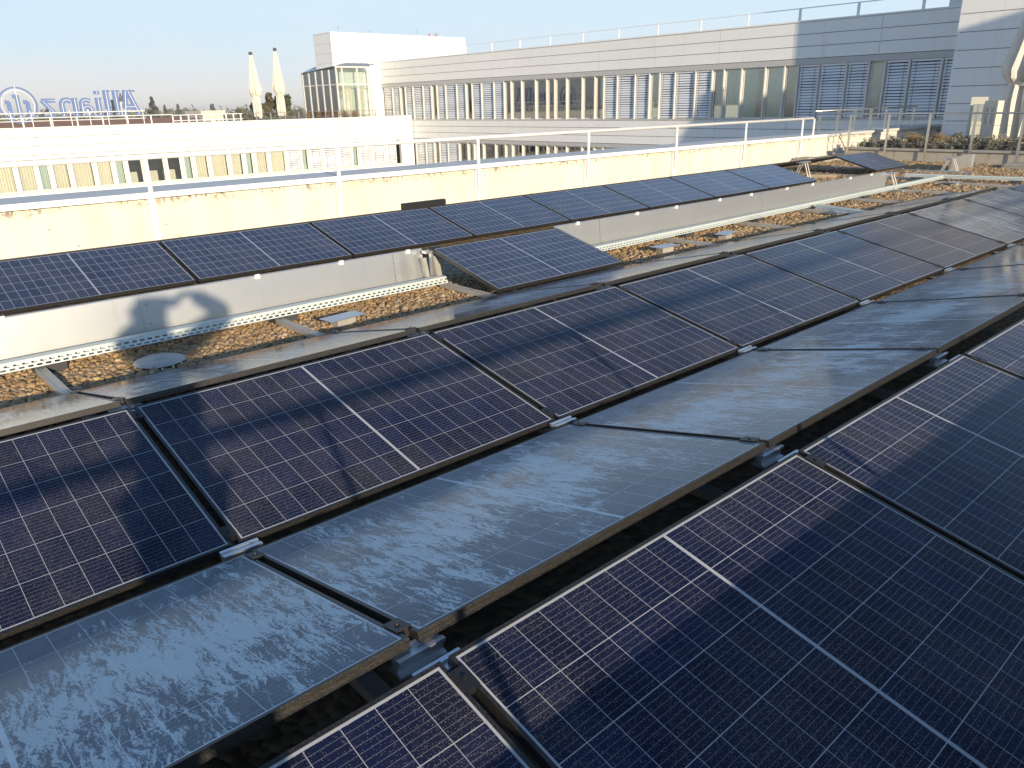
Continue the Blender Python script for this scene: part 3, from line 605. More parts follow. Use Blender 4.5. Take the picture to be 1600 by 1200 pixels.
# closed parasols
def parasol(name, u, v, z0, z1, rb, lab, group, seed, skirt=.75, folds=11, tie=.34):
    r = empty(name, (u, v, z0)); h = z1-z0; rr = random.Random(seed)
    MB().tube([(0, 0, 0), (0, 0, h)], .045*rb/.42, 10).build('pole', M['aludirty'], r, smooth=True)
    vs = []; fs = []; n = folds*6; prof = [(0, .72), (.04, .78), (.10, .80), (.17, .80), (.24, .80), (tie-.04, .76), (tie, .72), (tie+.03, .90), (tie+.08, .97), (.52, .82), (.62, .68), (.75, .51), (.87, .36), (.96, .25), (.985, .17)]
    prof = [(t, q*skirt if t < tie+.01 else q) for t, q in prof]; ph = [rr.random()*.9 for _ in range(folds)]; am = [.6+.5*rr.random() for _ in range(folds)]
    for i, (t, q) in enumerate(prof):
        for k in range(n):
            f_ = k/6; j = int(f_) % folds; a = 2*math.pi*k/n+.10*math.sin(j*3+t*6)
            fold = math.cos((f_-int(f_))*2*math.pi)*.24*am[j]*(1-.5*t); hem = (ph[j]*.10 if i == 0 else 0)+(.05*ph[j] if i in (7, 8) else 0)
            rad = rb*q*(1-.22+fold); vs.append((rad*math.cos(a), rad*math.sin(a), (.04+t*.95+hem)*h))
    for i in range(len(prof)-1):
        for k in range(n): fs.append((i*n+k, i*n+(k+1) % n, (i+1)*n+(k+1) % n, (i+1)*n+k))
    MB().add(vs, fs).build('canopy', M['canvas'], r)
    MB().lathe([(rb*.17, .955*h), (rb*.24, .97*h), (rb*.24, .995*h), (rb*.12, 1.005*h), (0, 1.005*h)], 12).build('cap', M['cap'], r)
    m_ = MB(); m_.lathe([(rb*.60*skirt+.02, tie*h*.95+.03*h), (rb*.60*skirt+.035, tie*h*.95+.05*h)], 20); m_.build('tie', M['canvas'], r); MB().box(-.3, .3, -.3, .3, -.02, .06).build('base', M['concrete'], r)
    return tag(r, lab, 'parasol', group)
parasol('closed_parasol', 21.42, 46.5, .85, 4.72, .44, 'closed cream parasol, left of the pair on the far roof terrace', 'closed parasols on the far terrace', 1)
parasol('closed_parasol', 22.98, 46.5, .85, 4.97, .44, 'closed cream parasol, right of the pair with a bush behind', 'closed parasols on the far terrace', 2)
parasol('closed_parasol', 26.6, 7.52, 0.0, 4.9, .86, 'large closed cream parasol close by at the right edge', None, 3, .9)

# ------------------------------------------------------------------ buildings
def clad_bands(m_, j_, s0, s1, zs, d0, d1, joints, proud=.0):
    pass
def facade(root, tf, s0, s1, bands, win, joints, dface=0., thick=.35):
    """bands: list of (z0,z1) cladding strips split by dark joints; tf maps (s, depth outward, z)."""
    cuts_ = [s0]+[j for j in joints if s0+.05 < j < s1-.05]+[s1]
    for z0, z1, n in bands:
        m_ = MB(tf)
        for k in range(n):
            a = z0+(z1-z0)*k/n; b = z0+(z1-z0)*(k+1)/n
            for c0, c1 in zip(cuts_[:-1], cuts_[1:]): m_.box(c0+.008, c1-.008, -.05, dface, a+.011, b-.011)
        m_.build('cladding', M['clad'], root)
        MB(tf).box(s0+.001, s1-.001, -thick, -.051, z0, z1).build('wall', M['joint'], root)
def window(root, tf, a, b, z0, z1, kind, rr, rec=.16):
    f = MB(tf); t = .05; d0, d1 = -rec-.05, -rec
    for q in ((a, b, z0, z0+t), (a, b, z1-t, z1), (a, a+t, z0+t, z1-t), (b-t, b, z0+t, z1-t)): f.box(q[0], q[1], d0, d1, q[2], q[3])
    w = f.build('window', M['fin'], root)
    if kind in ('open', 'curtain', 'green', 'dark', 'screen'):
        MB(tf).box(a+t, b-t, -rec-.03, -rec-.02, z0+t, z1-t).build('pane', M['pane_dark'] if kind in ('open', 'dark') and rec < .115 else M['pane'], w)
    if kind in ('curtain', 'green', 'open', 'screen'):
        m_ = MB(tf); n = max(6, int((b-a)/.045)); aa, bb = a+t, b-t
        if kind == 'open':  # added curtain, its pale green stands in for sky reflected in the glass
            if rr.random() < .25: bb = aa+(bb-aa)*(.45+.4*rr.random())
            elif rr.random() < .3: aa = bb-(bb-aa)*(.45+.4*rr.random())
        P = [(aa+(bb-aa)*k/n, -rec-(.075 if rec < .115 else .16)-.025*math.sin(k*2.1+a*7)) for k in range(n+1)]
        for (xa, da), (xb, db) in zip(P[:-1], P[1:]): m_.quad((xa, da, z0), (xb, db, z0), (xb, db, z1-.06), (xa, da, z1-.06))
        m_.build('curtain', M['curtain'] if kind == 'curtain' else M['curtain_reflect_green'], w)
    if kind == 'blind':
        m_ = MB(tf); n = int((z1-z0-.1)/.10)
        for k in range(n):
            z = z0+.05+k*(z1-z0-.13)/n; dz = .076+.008*math.sin(k*.7+a)
            m_.quad((a+.015, -.085, z+dz), (b-.015, -.085, z+dz), (b-.015, -.055, z), (a+.015, -.055, z))
        m_.box(a+.01, b-.01, -.11, -.03, z1-.07, z1-.01)
        m_.build('blind', M['slat'], w)
        m_ = MB(tf); [m_.box(s_-.006, s_+.006, -.045, -.042, z0+.05, z1-.07) for s_ in (a+(b-a)*.18, b-(b-a)*.18)]; m_.build('cord', M['cap'], w)
    return w
PAT = (.60, .87, 1.11, .87)        # one narrow light and three wide ones in every bay
# --- long office building at the right: facade plane u = 30.61, facing -u
FUX = 30.61
bld = empty('office_building', (FUX+5, 30, -9)); tfB = lambda p: (FUX-p[1]-FUX-5, p[0]-30, p[2]+9)
J0, JP = 13.72, 3.428; jB = [J0+JP*k for k in range(-2, 11)]
facade(bld, tfB, 3.0, 47.0, [(2.98, 4.30, 3), (-.42, .70, 3), (-3.9, -2.75, 3), (-9, -6.2, 5)], None, jB)
MB(tfB).box(3, 47.0, -.049, .012, 2.75, 2.969).build('lintel', M['soffit'], bld); MB(tfB).box(3, 47.0, -.049, .012, -.62, -.431).build('lintel', M['soffit'], bld)
MB(tfB).box(3, 47.0, -.20, .05, .702, .742).build('sill', M['fin'], bld); MB(tfB).box(3, 47.0, -.20, .03, -2.75, -2.70).build('sill', M['fin'], bld)
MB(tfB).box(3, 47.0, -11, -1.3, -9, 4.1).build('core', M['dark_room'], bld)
MB(tfB).box(2.9, 47.0, -12, .03, 4.301, 4.36).build('roof', M['clad'], bld)
MB(tfB).box(3, 47, -1.29, -.36, .60, .70).build('floor_slab', M['curtain_reflect_green'], bld); MB(tfB).box(3, 47, -1.29, -.36, 2.76, 2.9).build('ceiling', M['fin'], bld); MB(tfB).box(3, 47, -1.29, -.36, -2.85, -2.75).build('floor_slab', M['curtain_reflect_green'], bld); MB(tfB).box(3, 47, -1.29, -.36, -.60, -.45).build('ceiling', M['fin'], bld)
rr = random.Random(11)
for bay in range(-1, 10):
    s = J0+JP*bay-.30; sc_ = JP/sum(PAT)
    for q, wd in enumerate(PAT):
        a, b = s, s+wd*sc_; s = b
        if b < 10.5 or a > 46.6: continue
        mid = (a+b)/2
        if mid > 46.4: continue
        if q == 0: k = 'screen' if rr.random() < .6 else 'dark'
        elif 17.7 < mid < 20.3: k = 'open'
        elif 27.3 < mid < 34.2: k = 'open'
        else: k = 'blind'
        window(bld, tfB, a+.04, b-.04, .745, 2.745, k, rr, .11)
        if mid > 21:
            k2 = 'dark' if q == 0 else ('blind' if mid > 37.3 and not (37.4 < mid < 39.2) else ('screen' if rr.random() < .6 else 'open'))
            window(bld, tfB, a+.04, b-.04, -2.70, -.63, k2, rr, .11)
m_ = MB(tfB)
for bay in range(-1, 10):
    s = J0+JP*bay-.30; sc_ = JP/sum(PAT)
    for wd in PAT:
        if 10.5 < s < 46.7: m_.box(s-.024, s+.024, -.12, .015, .743, 2.748); m_.box(s-.024, s+.024, -.12, .012, -2.699, -.622)
        s += wd*sc_
m_.build('window_fin', M['fin'], bld); bld.children[-1]['kind'] = 'stuff'
tag(bld, 'long white office building with blinds and a flat roof at right', 'building')
# roof railing of the long building
r = empty('roof_railing', (31.2, 30, 4.36)); tq = lambda p: (p[0]-31.2, p[1]-30, p[2]-4.36)
MB(tq).tube([(31.2, 10.6, 4.86), (31.2, 46.5, 4.86)], .018, 8).build('handrail', M['white_paint'], r)
for k in range(16): v = 12.6+k*2.36-.0; (MB(tq).box(31.18, 31.22, v-.05, v+.05, 4.361, 4.85).build('post', M['white_paint'], r) if v < 46.5 else None)
MB(tq).box(31.17, 31.23, 10.6, 46.5, 4.362, 4.40).build('kick_rail', M['white_paint'], r)
tag(r, 'thin white railing along the roof edge of the long office building', 'railing')
# --- higher block standing forward at the far right
blk = empty('building_block', (32, 5, -1)); tk = lambda p: (p[0]-32, p[1]-5, p[2]+1)
m_ = MB(tk); BX = 28.56
for k in range(14):
    z0 = -.35+k*.533; m_.box(BX, BX+.05, -8, 10.37, z0+.01, z0+.523); 
m_.build('cladding', M['clad'], blk)
m_ = MB(tk)
for k in range(14):
    z0 = -.35+k*.533; m_.box(BX+.0505, 30.55, 10.32, 10.371, z0+.01, z0+.523)
m_.build('side_cladding', M['clad'], blk)
MB(tk).box(BX+.051, 36, -8, 10.318, -1, 7.05).build('core', M['joint'], blk); MB(tk).box(BX-.03, 36.2, -8.1, 10.45, 7.12, 7.2).build('roof', M['coping'], blk)
tag(blk, 'taller white clad building block at the right edge, half in shadow', 'building')
pent = empty('roof_penthouse', (34, 12, 4.37)); tp_ = lambda p: (p[0]-34, p[1]-12, p[2]-4.37)
m_ = MB(tp_); m_.box(31.6, 36, 10.5, 11.9, 4.37, 6.57); m_.build('cladding', M['clad'], pent); MB(tp_).box(31.65, 35.9, 10.55, 11.85, 4.37, 6.6).build('core', M['joint'], pent)
tag(pent, 'small grey penthouse box on the office roof beside the taller block', 'building')
# --- building behind the photographer to the right, which throws the shadow on the office facade
nb = empty('neighbouring_building', (33, -12, -9)); tn = lambda p: (p[0]-33, p[1]+12, p[2]+9)
m_ = MB(tn); m_.box(22.3, 44, -18, -6.0, -9, 7.0); m_.build('cladding', M['clad'], nb); MB(tn).box(22.35, 43.9, -17.9, -6.05, 7.001, 7.05).build('core', M['joint'], nb); MB(tn).box(22.2, 44.1, -18.1, -5.95, 7.1, 7.19).build('roof', M['coping'], nb)
tag(nb, 'white clad building behind the terrace at right, shading the office facade', 'building')
# --- lower wing across the courtyard: facade plane v = 43.63, facing -v
WV = 43.63
wing = empty('office_wing', (15, WV+4, -9)); tfW = lambda p: (p[0]-15, WV-p[1]-WV-4, p[2]+9)
jW = [8.87+3.46*k for k in range(-4, 7)]
facade(wing, tfW, -8, 29.75, [(-.28, .93, 3), (-3.4, -1.98, 2), (-9, -5.5, 5)], None, jW, dface=.02)
MB(tfW).box(-8, 29.75, -.049, .005, -.47, -.291).build('lintel', M['clad'], wing); MB(tfW).box(-8, 29.75, -.2, .06, -1.985, -1.94).build('sill', M['fin'], wing)
MB(tfW).box(29.76, 30.55, -.4, .06, -9, .94).build('corner_pier', M['clad'], wing)
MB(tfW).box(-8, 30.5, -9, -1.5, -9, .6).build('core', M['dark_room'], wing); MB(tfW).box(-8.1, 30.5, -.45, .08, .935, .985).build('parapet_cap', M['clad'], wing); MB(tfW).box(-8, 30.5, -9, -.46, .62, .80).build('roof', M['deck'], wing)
MB(tfW).box(-8, 29.7, -1.49, -.36, -2.1, -2.0).build('floor_slab', M['deck'], wing); MB(tfW).box(-8, 29.7, -1.49, -.36, -.45, -.30).build('ceiling', M['fin'], wing)
rr = random.Random(5); wf = MB(tfW)
for bay in range(-3, 6):
    s = 8.87+3.46*bay-.28; sc_ = 3.46/sum(PAT)
    for q, wd in enumerate(PAT):
        a, b = s, s+wd*sc_; s = b; mid = (a+b)/2
        wf.box(a-.075, a+.075, -.2, .035, -1.938, -.472)
        if mid > 29.6 or mid < -2: continue
        if q == 0: k = 'screen'
        elif mid > 21.3: k = 'blind'
        elif 12.4 < mid < 15.3: k = 'dark'
        elif 10.0 < mid < 10.6: k = 'open'
        else: k = 'curtain'
        window(wing, tfW, a+.08, min(b-.08, 29.7), -1.935, -.475, k, rr, .12)
wf.box(29.60, 29.75, -.2, .035, -1.938, -.472); o = wf.build('window_fin', M['clad'], wing); o['kind'] = 'stuff'
# office furniture seen behind the three uncurtained windows
tag(wing, 'low sunlit white office wing with cream curtains across the courtyard', 'building')
def tchair(u, v, lab):
    r = empty('office_cabinet', (u, v, -2.0)); MB().box(-.30, .22, -.18, .18, 0, .62).build('body', M['curtain'], r, bevel=.01); MB().box(-.20, .30, -.10, -.07, .66, .98).build('screen', M['cap'], r); MB().box(-.02, .12, -.09, -.05, .62, .70).build('screen_foot', M['cap'], r); tag(r, lab, 'cabinet', 'cabinets behind the office windows')
tchair(13.05, WV+.75, 'cream cabinet with a dark screen behind the left uncurtained window'); tchair(14.1, WV+.8, 'cream cabinet with a dark screen behind the middle uncurtained window'); tchair(15.0, WV+.75, 'cream cabinet with a dark screen behind the right uncurtained window')
# railing on the wing roof
def long_rail(name, u0, u1, v, zb, zr, sp, lab, mat=M['white_paint'], rr_=.022):
    r = empty(name, (u0, v, zb)); t_ = lambda p: (p[0]-u0, p[1]-v, p[2]-zb)
    for i, z in enumerate(zr): MB(t_).tube([(u0, v, z), (u1, v, z)], rr_, 6).build('handrail' if i == 0 else 'mid_rail', mat, r)
    k = 0
    while u0+k*sp <= u1+.01: MB(t_).box(u0+k*sp-.03, u0+k*sp+.03, v-.02, v+.02, zb, zr[0]).build('post', mat, r); k += 1
    return tag(r, lab, 'railing', 'railings on the far roof')
long_rail('roof_railing', 1.5, 15.6, 44.3, .8, (1.40,), 1.18, 'white railing on the roof of the sunlit wing')
long_rail('roof_railing', 15.7, 19.6, 44.6, .8, (1.36, 1.08), .42, 'close set white railing left of the parasols')
long_rail('roof_railing', 19.7, 30.3, 45.0, .8, (1.36, 1.08), .9, 'grey railing before the parasols and the glass pavilion', M['steel'], .016)
# mirrored roof sign (seen from behind)
SGV = 50.0; sg_ = empty('rooftop_sign', (12, SGV, .8)); ts = lambda p: (p[0]-12, p[1]-SGV, p[2]-.8)
def stroke(m_, pts, w, d=.09, v0=SGV):
    for i_, ((x0, z0), (x1, z1)) in enumerate(zip(pts[:-1], pts[1:])):
        v0 = v0-.0015; d = d+.0022
        a = Vector((x1-x0, 0, z1-z0)); l = a.length; a.normalize(); n_ = Vector((-a.z, 0, a.x))*w/2; p0 = Vector((x0, v0, z0))-a*w*.12; p1 = Vector((x1, v0, z1))+a*w*.12; y = Vector((0, d, 0))
        m_.add([p0-n_, p1-n_, p1+n_, p0+n_, p0-n_+y, p1-n_+y, p1+n_+y, p0+n_+y], [(0, 3, 2, 1), (4, 5, 6, 7), (0, 1, 5, 4), (1, 2, 6, 5), (2, 3, 7, 6), (3, 0, 4, 7)])
def letter(parts, serifs=(), w=.2):
    m_ = MB(ts)
    for i, p in enumerate(parts): stroke(m_, p, w, .09+.004*i, SGV-.002*i)
    for i, p in enumerate(serifs): stroke(m_, p, .09, .10+.003*i, SGV-.004-.003*i)
    o = m_.build('letter', M['blue'], sg_); t = MB(ts)
    for p in parts: t.tube([(x, SGV-.05, z) for x, z in p], .017, 6)
    t.build('edge_tube', M['white_paint'], o)
ZB, ZX, ZA = 1.46, 2.33, 2.72
letter([[(15.74, ZB), (15.30, ZA)], [(14.98, ZB), (15.16, ZA)], [(15.56, 1.86), (15.06, 1.86)]], [[(15.12, ZA), (15.68, ZA)]], .27)
letter([[(14.60, ZB), (14.60, ZA)]], [[(14.46, ZA), (14.84, ZA)], [(14.44, ZB), (14.76, ZB)]], .29)
letter([[(14.10, ZB), (14.10, ZA)]], [[(13.97, ZA), (14.33, ZA)], [(13.95, ZB), (14.26, ZB)]], .29)
letter([[(13.63, ZB), (13.63, ZX)], [(13.63, 2.58), (13.63, 2.70)]], [[(13.52, ZX), (13.82, ZX)], [(13.49, ZB), (13.77, ZB)]], .28)
def arc(cx, cz, rx, rz, a0, a1, n=9): return [(cx+rx*math.cos(R(a0+(a1-a0)*k/n)), cz+rz*math.sin(R(a0+(a1-a0)*k/n))) for k in range(n+1)]
letter([[(12.76, ZB), (12.76, 2.05)]+arc(13.0, 2.08, .24, .19, 180, 40, 5), arc(13.0, 1.72, .23, .21, 0, 360, 10)], [], .23)
letter([[(12.42, ZB), (12.42, ZX)], [(11.75, ZB), (11.75, 2.02)]+arc(12.02, 2.02, .27, .26, 180, 45, 6)], [[(12.34, ZX), (12.56, ZX)], [(12.27, ZB), (12.56, ZB)], [(11.62, ZB), (11.90, ZB)]], .26)
letter([[(11.42, 2.25), (10.82, 2.25), (11.36, ZB+.08), (10.80, ZB+.08)]], [], .22)
EC, EZ, ER = 9.65, 2.04, .93
m_ = MB(ts); n = 40
for k in range(n):
    a0, a1 = 2*math.pi*k/n, 2*math.pi*(k+1)/n; P = []
    for y in (SGV, SGV+.09):
        for rad in (ER, ER-.08):
            for a in (a0, a1): P.append((EC+rad*math.cos(a), y, EZ+rad*math.sin(a)))
    m_.add(P, [(0, 1, 3, 2), (4, 6, 7, 5), (0, 4, 5, 1), (2, 3, 7, 6)])
em = m_.build('emblem_ring', M['blue'], sg_)
t = MB(ts); pts = [(EC+(ER-.16)*math.cos(2*math.pi*k/14), SGV-.04, EZ+(ER-.16)*math.sin(2*math.pi*k/14)) for k in range(15)]; t.tube(pts, .015, 6); t.tube([(EC, SGV-.04, EZ+ER), (EC, SGV-.04, .8)], .02, 6); t.build('edge_tube', M['white_paint'], em)
for pts, in (([(EC-.42, 1.25), (EC-.42, 2.18), (EC-.56, 2.20)],), ([(EC+.02, 1.25), (EC+.02, 2.52), (EC-.16, 2.46)],), ([(EC+.46, 1.25), (EC+.46, 2.18), (EC+.30, 2.2)],)):
    m_ = MB(ts); stroke(m_, pts, .20); m_.build('emblem_bar', M['blue'], em)
fr_ = MB(ts); fr_.tube([(7.5, SGV-.15, 1.62), (16.0, SGV-.15, 1.62)], .03, 6); fr_.tube([(7.5, SGV-.12, 1.22), (16.0, SGV-.12, 1.22)], .02, 6)
for k in range(9): u = 8.2+k*.96; fr_.tube([(u, SGV-.15, .8), (u, SGV-.15, 1.62)], .022, 6); fr_.tube([(u, SGV-.15, 1.55), (u, SGV, 1.75)], .018, 6)
fr_.build('support_frame', M['white_paint'], sg_)
tag(sg_, 'blue rooftop letters and ring emblem seen from behind at far left', 'sign')
# --- stair tower
tow = empty('stair_tower', (32, 49, -9)); tt = lambda p: (p[0]-32, p[1]-49, p[2]+9)
m_ = MB(tt)
for k in range(26):
    z1 = 6.0-k*.59
    if z1 < -1: break
    m_.box(27.10, 38.0, 47.0, 47.05, z1-.58, z1); m_.box(27.10, 27.15, 47.0505, 49.2, z1-.58, z1)
m_.build('cladding', M['clad'], tow); MB(tt).box(27.151, 37.95, 47.051, 49.18, -9, 5.98).build('core', M['joint'], tow); MB(tt).box(27.08, 38.02, 46.98, 49.25, 6.001, 6.06).build('roof', M['clad'], tow)
MB(tt).box(29.1, 30.1, 46.7, 46.99, 4.22, 4.40).build('ledge', M['curtain'], tow)
tag(tow, 'tall blank white stair tower rising above the roofs', 'building')
for i, u in enumerate((35.6, 36.15)):
    o = MB().tube([(u, 48, 6.06), (u, 48, 6.36)], .05, 8).build('roof_vent', M['red']); tag(o, ('left' if i == 0 else 'right')+' of two short red vent pipes on the tower roof', 'vent pipe', 'red pipes on the tower')
for i, (u, h) in enumerate([(28.6, .5), (31.0, .35), (34.9, .55), (36.7, .4)]):
    m_ = MB(); m_.tube([(u, 48.5, 6.06), (u, 48.5, 6.06+h)], .012, 5); m_.tube([(u-.12, 48.5, 6.06+h*.8), (u+.12, 48.5, 6.06+h*.95)], .008, 5); o = m_.build('antenna', M['steel']); tag(o, f'thin antenna rod on the tower roof, {ORD[i]} from the left', 'antenna', 'antennas on the tower')
# --- glass pavilion
pav = empty('glass_pavilion', (28, 48, .8)); tg = lambda p: (p[0]-28, p[1]-48, p[2]-.8)
PU, PV0, PV1, PZ0, PZ1 = 26.68, 46.0, 50.4, .80, 3.92; m_ = MB(tg); PR = 29.2
us = [PU, PU+.42, PU+1.52, PR]; vs_ = [PV0+k*(PV1-PV0)/5 for k in range(6)]
for u in us: m_.box(u-.04, u+.04, PV0-.03, PV0+.05, PZ0, PZ1)
for v in vs_[1:]: m_.box(PU-.05, PU+.05, v-.06, v+.06, PZ0, PZ1-.1)
m_.box(PU+.041, PR-.041, PV0-.02, PV0+.04, 2.90, 2.97); m_.box(PU-.02, PU+.02, PV0+.06, PV1-.06, 2.90, 2.97); m_.box(PU-.06, PR+.04, PV0-.05, PV0+.06, PZ1+.001, PZ1+.09); m_.build('frame', M['fin'], pav)
MB(tg).box(PU+.05, PR, PV0+.005, PV0+.015, PZ0, PZ1).build('front_pane', M['pane'], pav); MB(tg).box(PU-.005, PU+.005, PV0+.06, PV1, PZ0, PZ1-.1).build('side_pane', M['pane_dark'], pav)
m_ = MB(tg); m_.add([(PU-.15, PV0-.06, PZ1+.091), (PR+.03, PV0-.06, PZ1+.091), (PR+.03, PV1, PZ1+.091), (PU-.15, PV1, PZ1-.2), (PU+.9, PV0+.2, PZ1+.30), (PR, PV0+.2, PZ1+.30), (PR, PV1, PZ1+.30), (PU+.9, PV1, PZ1+.22)], [(0, 1, 5, 4), (1, 2, 6, 5), (2, 3, 7, 6), (3, 0, 4, 7), (4, 5, 6, 7), (0, 3, 2, 1)]); m_.build('roof', M['zinc_blue'], pav)
m_ = MB(tg)
for a, b in ((PU+.5, PU+1.3), (PU+1.7, PU+2.35)):
    for k in range(26): z = .9+k*.075; m_.box(a, b, PV0+.5, PV0+.53, z, z+.05)
m_.build('inner_blind', M['curtain'], pav); MB(tg).box(PU+.4, PR, PV0+.90, PV0+.98, PZ0, PZ1-.02).build('back_wall', M['curtain_reflect_green'], pav)
tag(pav, 'glass pavilion with blue metal roof at the foot of the tower', 'pavilion')

# ------------------------------------------------------------------ plants on the far terrace and trees beyond
def bush(name, u, v, z, rx, h, n, mat, lab, cat, grp, seed, leaf=.12, lumps=14):
    r = empty(name, (u, v, z)); rr = random.Random(seed); cs = []
    for _ in range(lumps):
        a = rr.random()*6.28; q = rr.random()**.5; cs.append(((rx*.75*q*math.cos(a), rx*.75*q*math.sin(a), h*(.28+.60*rr.random())), (rx*.36, rx*.36, h*.15), n//lumps))
    leaf_cloud('crown', cs, 0, leaf, mat, r, seed); m_ = MB(); m_.tube([(0, 0, 0), (0, 0, h*.5)], [h*.03, h*.02], 6)
    for k in range(5): a = k*1.3; m_.tube([(0, 0, h*.3), (rx*.5*math.cos(a), rx*.5*math.sin(a), h*.65)], [h*.018, h*.006], 5)
    m_.build('trunk', M['bark'], r); return tag(r, lab, cat, grp)
bush('potted_bush', 22.9, 48, .8, .52, 1.75, 900, M['leaf_olive'], 'leafy olive bush on the far terrace between the parasols', 'bush', 'bushes on the far terrace', 1, .13)
bush('potted_bush', 23.95, 48.3, .8, .55, 1.8, 900, M['leaf_green'], 'green bush behind the right parasol on the far terrace', 'bush', 'bushes on the far terrace', 2, .13)
bush('potted_bush', 22.0, 48, .8, .35, 1.2, 500, M['leaf_green'], 'small green bush right beside the left parasol', 'bush', 'bushes on the far terrace', 3, .10)
for i, u in enumerate(np.linspace(24.2, 27.4, 6)):
    r = empty('grass_tuft', (float(u), 45.4, .82)); blades('blade', 130, .62, .38, M['grass_brown'], r, 60+i, .012); blades('dry_base', 60, .3, .3, M['grass_brown'], r, 70+i, .012); tag(r, f'brown grass before the glass pavilion, {ORD[i]} from the left', 'grass tuft', 'brown grasses at the pavilion')
def conifer(u, v, zt, rad, lab, seed, h=None):
    h = zt+9; r = empty('conifer_tree', (u, v, -9)); rr = random.Random(seed); cs = []
    for k in range(22):
        t = k/21; z = h*(.25+.75*t); w = rad*(1-t)**.8*(.7+.5*rr.random())
        for j in range(4): a = rr.random()*6.28; cs.append(((w*.7*math.cos(a), w*.7*math.sin(a), z), (w*.45+.06, w*.45+.06, h*.012+.08), 20))
    leaf_cloud('crown', cs, 0, .22*max(1, rad/2), M['leaf_dark'], r, seed, aspect=2.2); MB().tube([(0, 0, 0), (0, 0, h*.97)], [.28, .03], 7).build('trunk', M['bark'], r); return tag(r, lab, 'tree', 'trees beyond the roofs')
def broadleaf(u, v, zt, rad, lab, seed, mat):
    h = zt+9; r = empty('broadleaf_tree', (u, v, -9)); rr = random.Random(seed); cs = []
    for _ in range(26): a = rr.random()*6.28; q = rr.random()**.5; cs.append(((rad*.8*q*math.cos(a), rad*.8*q*math.sin(a), h*(.5+.44*rr.random()*(1.1-.5*q))), (rad*.30, rad*.30, h*.07), 46))
    leaf_cloud('crown', cs, 0, .16*max(1, rad/1.6), mat, r, seed); m_ = MB(); m_.tube([(0, 0, 0), (0, 0, h*.6)], [.3, .15], 7)
    for k in range(6): a = k*1.05; m_.tube([(0, 0, h*.4), (rad*.6*math.cos(a), rad*.6*math.sin(a), h*.75)], [.1, .03], 5)
    m_.build('trunk', M['bark'], r); return tag(r, lab, 'tree', 'trees beyond the roofs')
conifer(40.3, 121.7, 3.3, 2.2, 'dark spreading conifer just right of the blue letters', 1); conifer(39.3, 136.7, 3.2, 1.0, 'slim dark conifer standing behind the blue letters', 2)
conifer(64.0, 185.7, 2.7, 1.4, 'small distant conifer right of the spreading one', 3); conifer(74.0, 205.4, 2.9, 2.6, 'wide distant conifer clump on the horizon', 4); conifer(72.0, 178.6, 2.7, 1.3, 'pointed distant conifer behind the pale flat house', 5); conifer(80.5, 201, 2.7, 1.2, 'thin distant conifer beside the wide clump', 6)
for i, (u, v, z, rd, mk, lab) in enumerate([(45.2, 102.6, 2.35, 2.2, 'leaf_olive', 'ochre tree left of the left parasol'), (78.2, 187, 2.0, 2.2, 'leaf_green', 'low green tree on the horizon left of the ochre one'), (75.8, 146.5, 2.1, 3.0, 'leaf_olive', 'brownish tree between the parasols and the pavilion'), (36.4, 167.5, 2.6, 3.2, 'leaf_olive', 'hazy tree behind the ring emblem gap'),
        (29.3, 87.9, 1.45, 2.6, 'leaf_autumn', 'rusty autumn tree below the spreading conifer'), (31.8, 92.0, 1.0, 3.2, 'leaf_autumn', 'low rusty autumn tree to the right of the letters'), (26.2, 98.0, 1.2, 3.0, 'leaf_autumn', 'rusty tree behind the middle of the letters'), (31.9, 171.3, 2.2, 3.2, 'leaf_green', 'hazy green tree behind the ring emblem'),
        (43.5, 175.2, 2.1, 3.4, 'leaf_green', 'hazy green tree behind the last blue letters'), (80.4, 213.5, 1.95, 3.2, 'leaf_olive', 'hazy tree right of the distant conifer clump'), (77.2, 159.2, 1.6, 2.8, 'leaf_green', 'green tree seen between the parasols'), (80, 171, 1.9, 2.6, 'leaf_olive', 'brown hazy tree between the parasols')]):
    broadleaf(u, v, z, rd, lab, 40+i, M[mk])
def house(u, v, w, d, ze, zr, lab, mat=None, flat=False, grp='houses beyond the wing', cat='house'):
    r = empty('far_house', (u, v, -9)); t_ = lambda p: (p[0], p[1], p[2]); hw, hd = w/2, d/2; he, hr = ze+9, zr+9
    MB().box(-hw, hw, -hd, hd, 0, he).build('wall', mat or M['house'], r)
    if flat: MB().box(-hw-.3, hw+.3, -hd-.3, hd+.3, he+.001, hr).build('roof', M['house'], r)
    else: MB().add([(-hw-.4, -hd-.5, he), (hw+.4, -hd-.5, he), (hw+.4, hd+.5, he), (-hw-.4, hd+.5, he), (-hw-.4, 0, hr), (hw+.4, 0, hr)], [(0, 1, 5, 4), (2, 3, 4, 5), (0, 4, 3), (1, 2, 5), (0, 3, 2, 1)]).build('roof', M['roof_red'], r)
    m_ = MB(); n = max(2, int(w/2.5))
    for k in range(n):
        x = -hw+(k+.5)*w/n
        for z in (he-2.2, he-5): MB().box(x-.5, x+.5, -hd-.03, -hd+.05, z, z+1.3).build('window', M['cap'], r)
    return tag(r, lab, cat, grp)
house(14.0, 80, 14, 9, -.9, 1.05, 'red roofed house low behind the ring emblem'); house(26, 84, 9, 9, -.9, .98, 'red roofed house low behind the blue letters'); house(34, 100, 8, 8, -.9, .8, 'red roofed house right of the blue letters'); house(49.7, 126.8, 3.2, 6, 1.0, 1.55, 'pale flat roofed house on the horizon', None, True)
house(6, 90, 10, 9, -.5, 1.1, 'red roofed house at the far left edge')
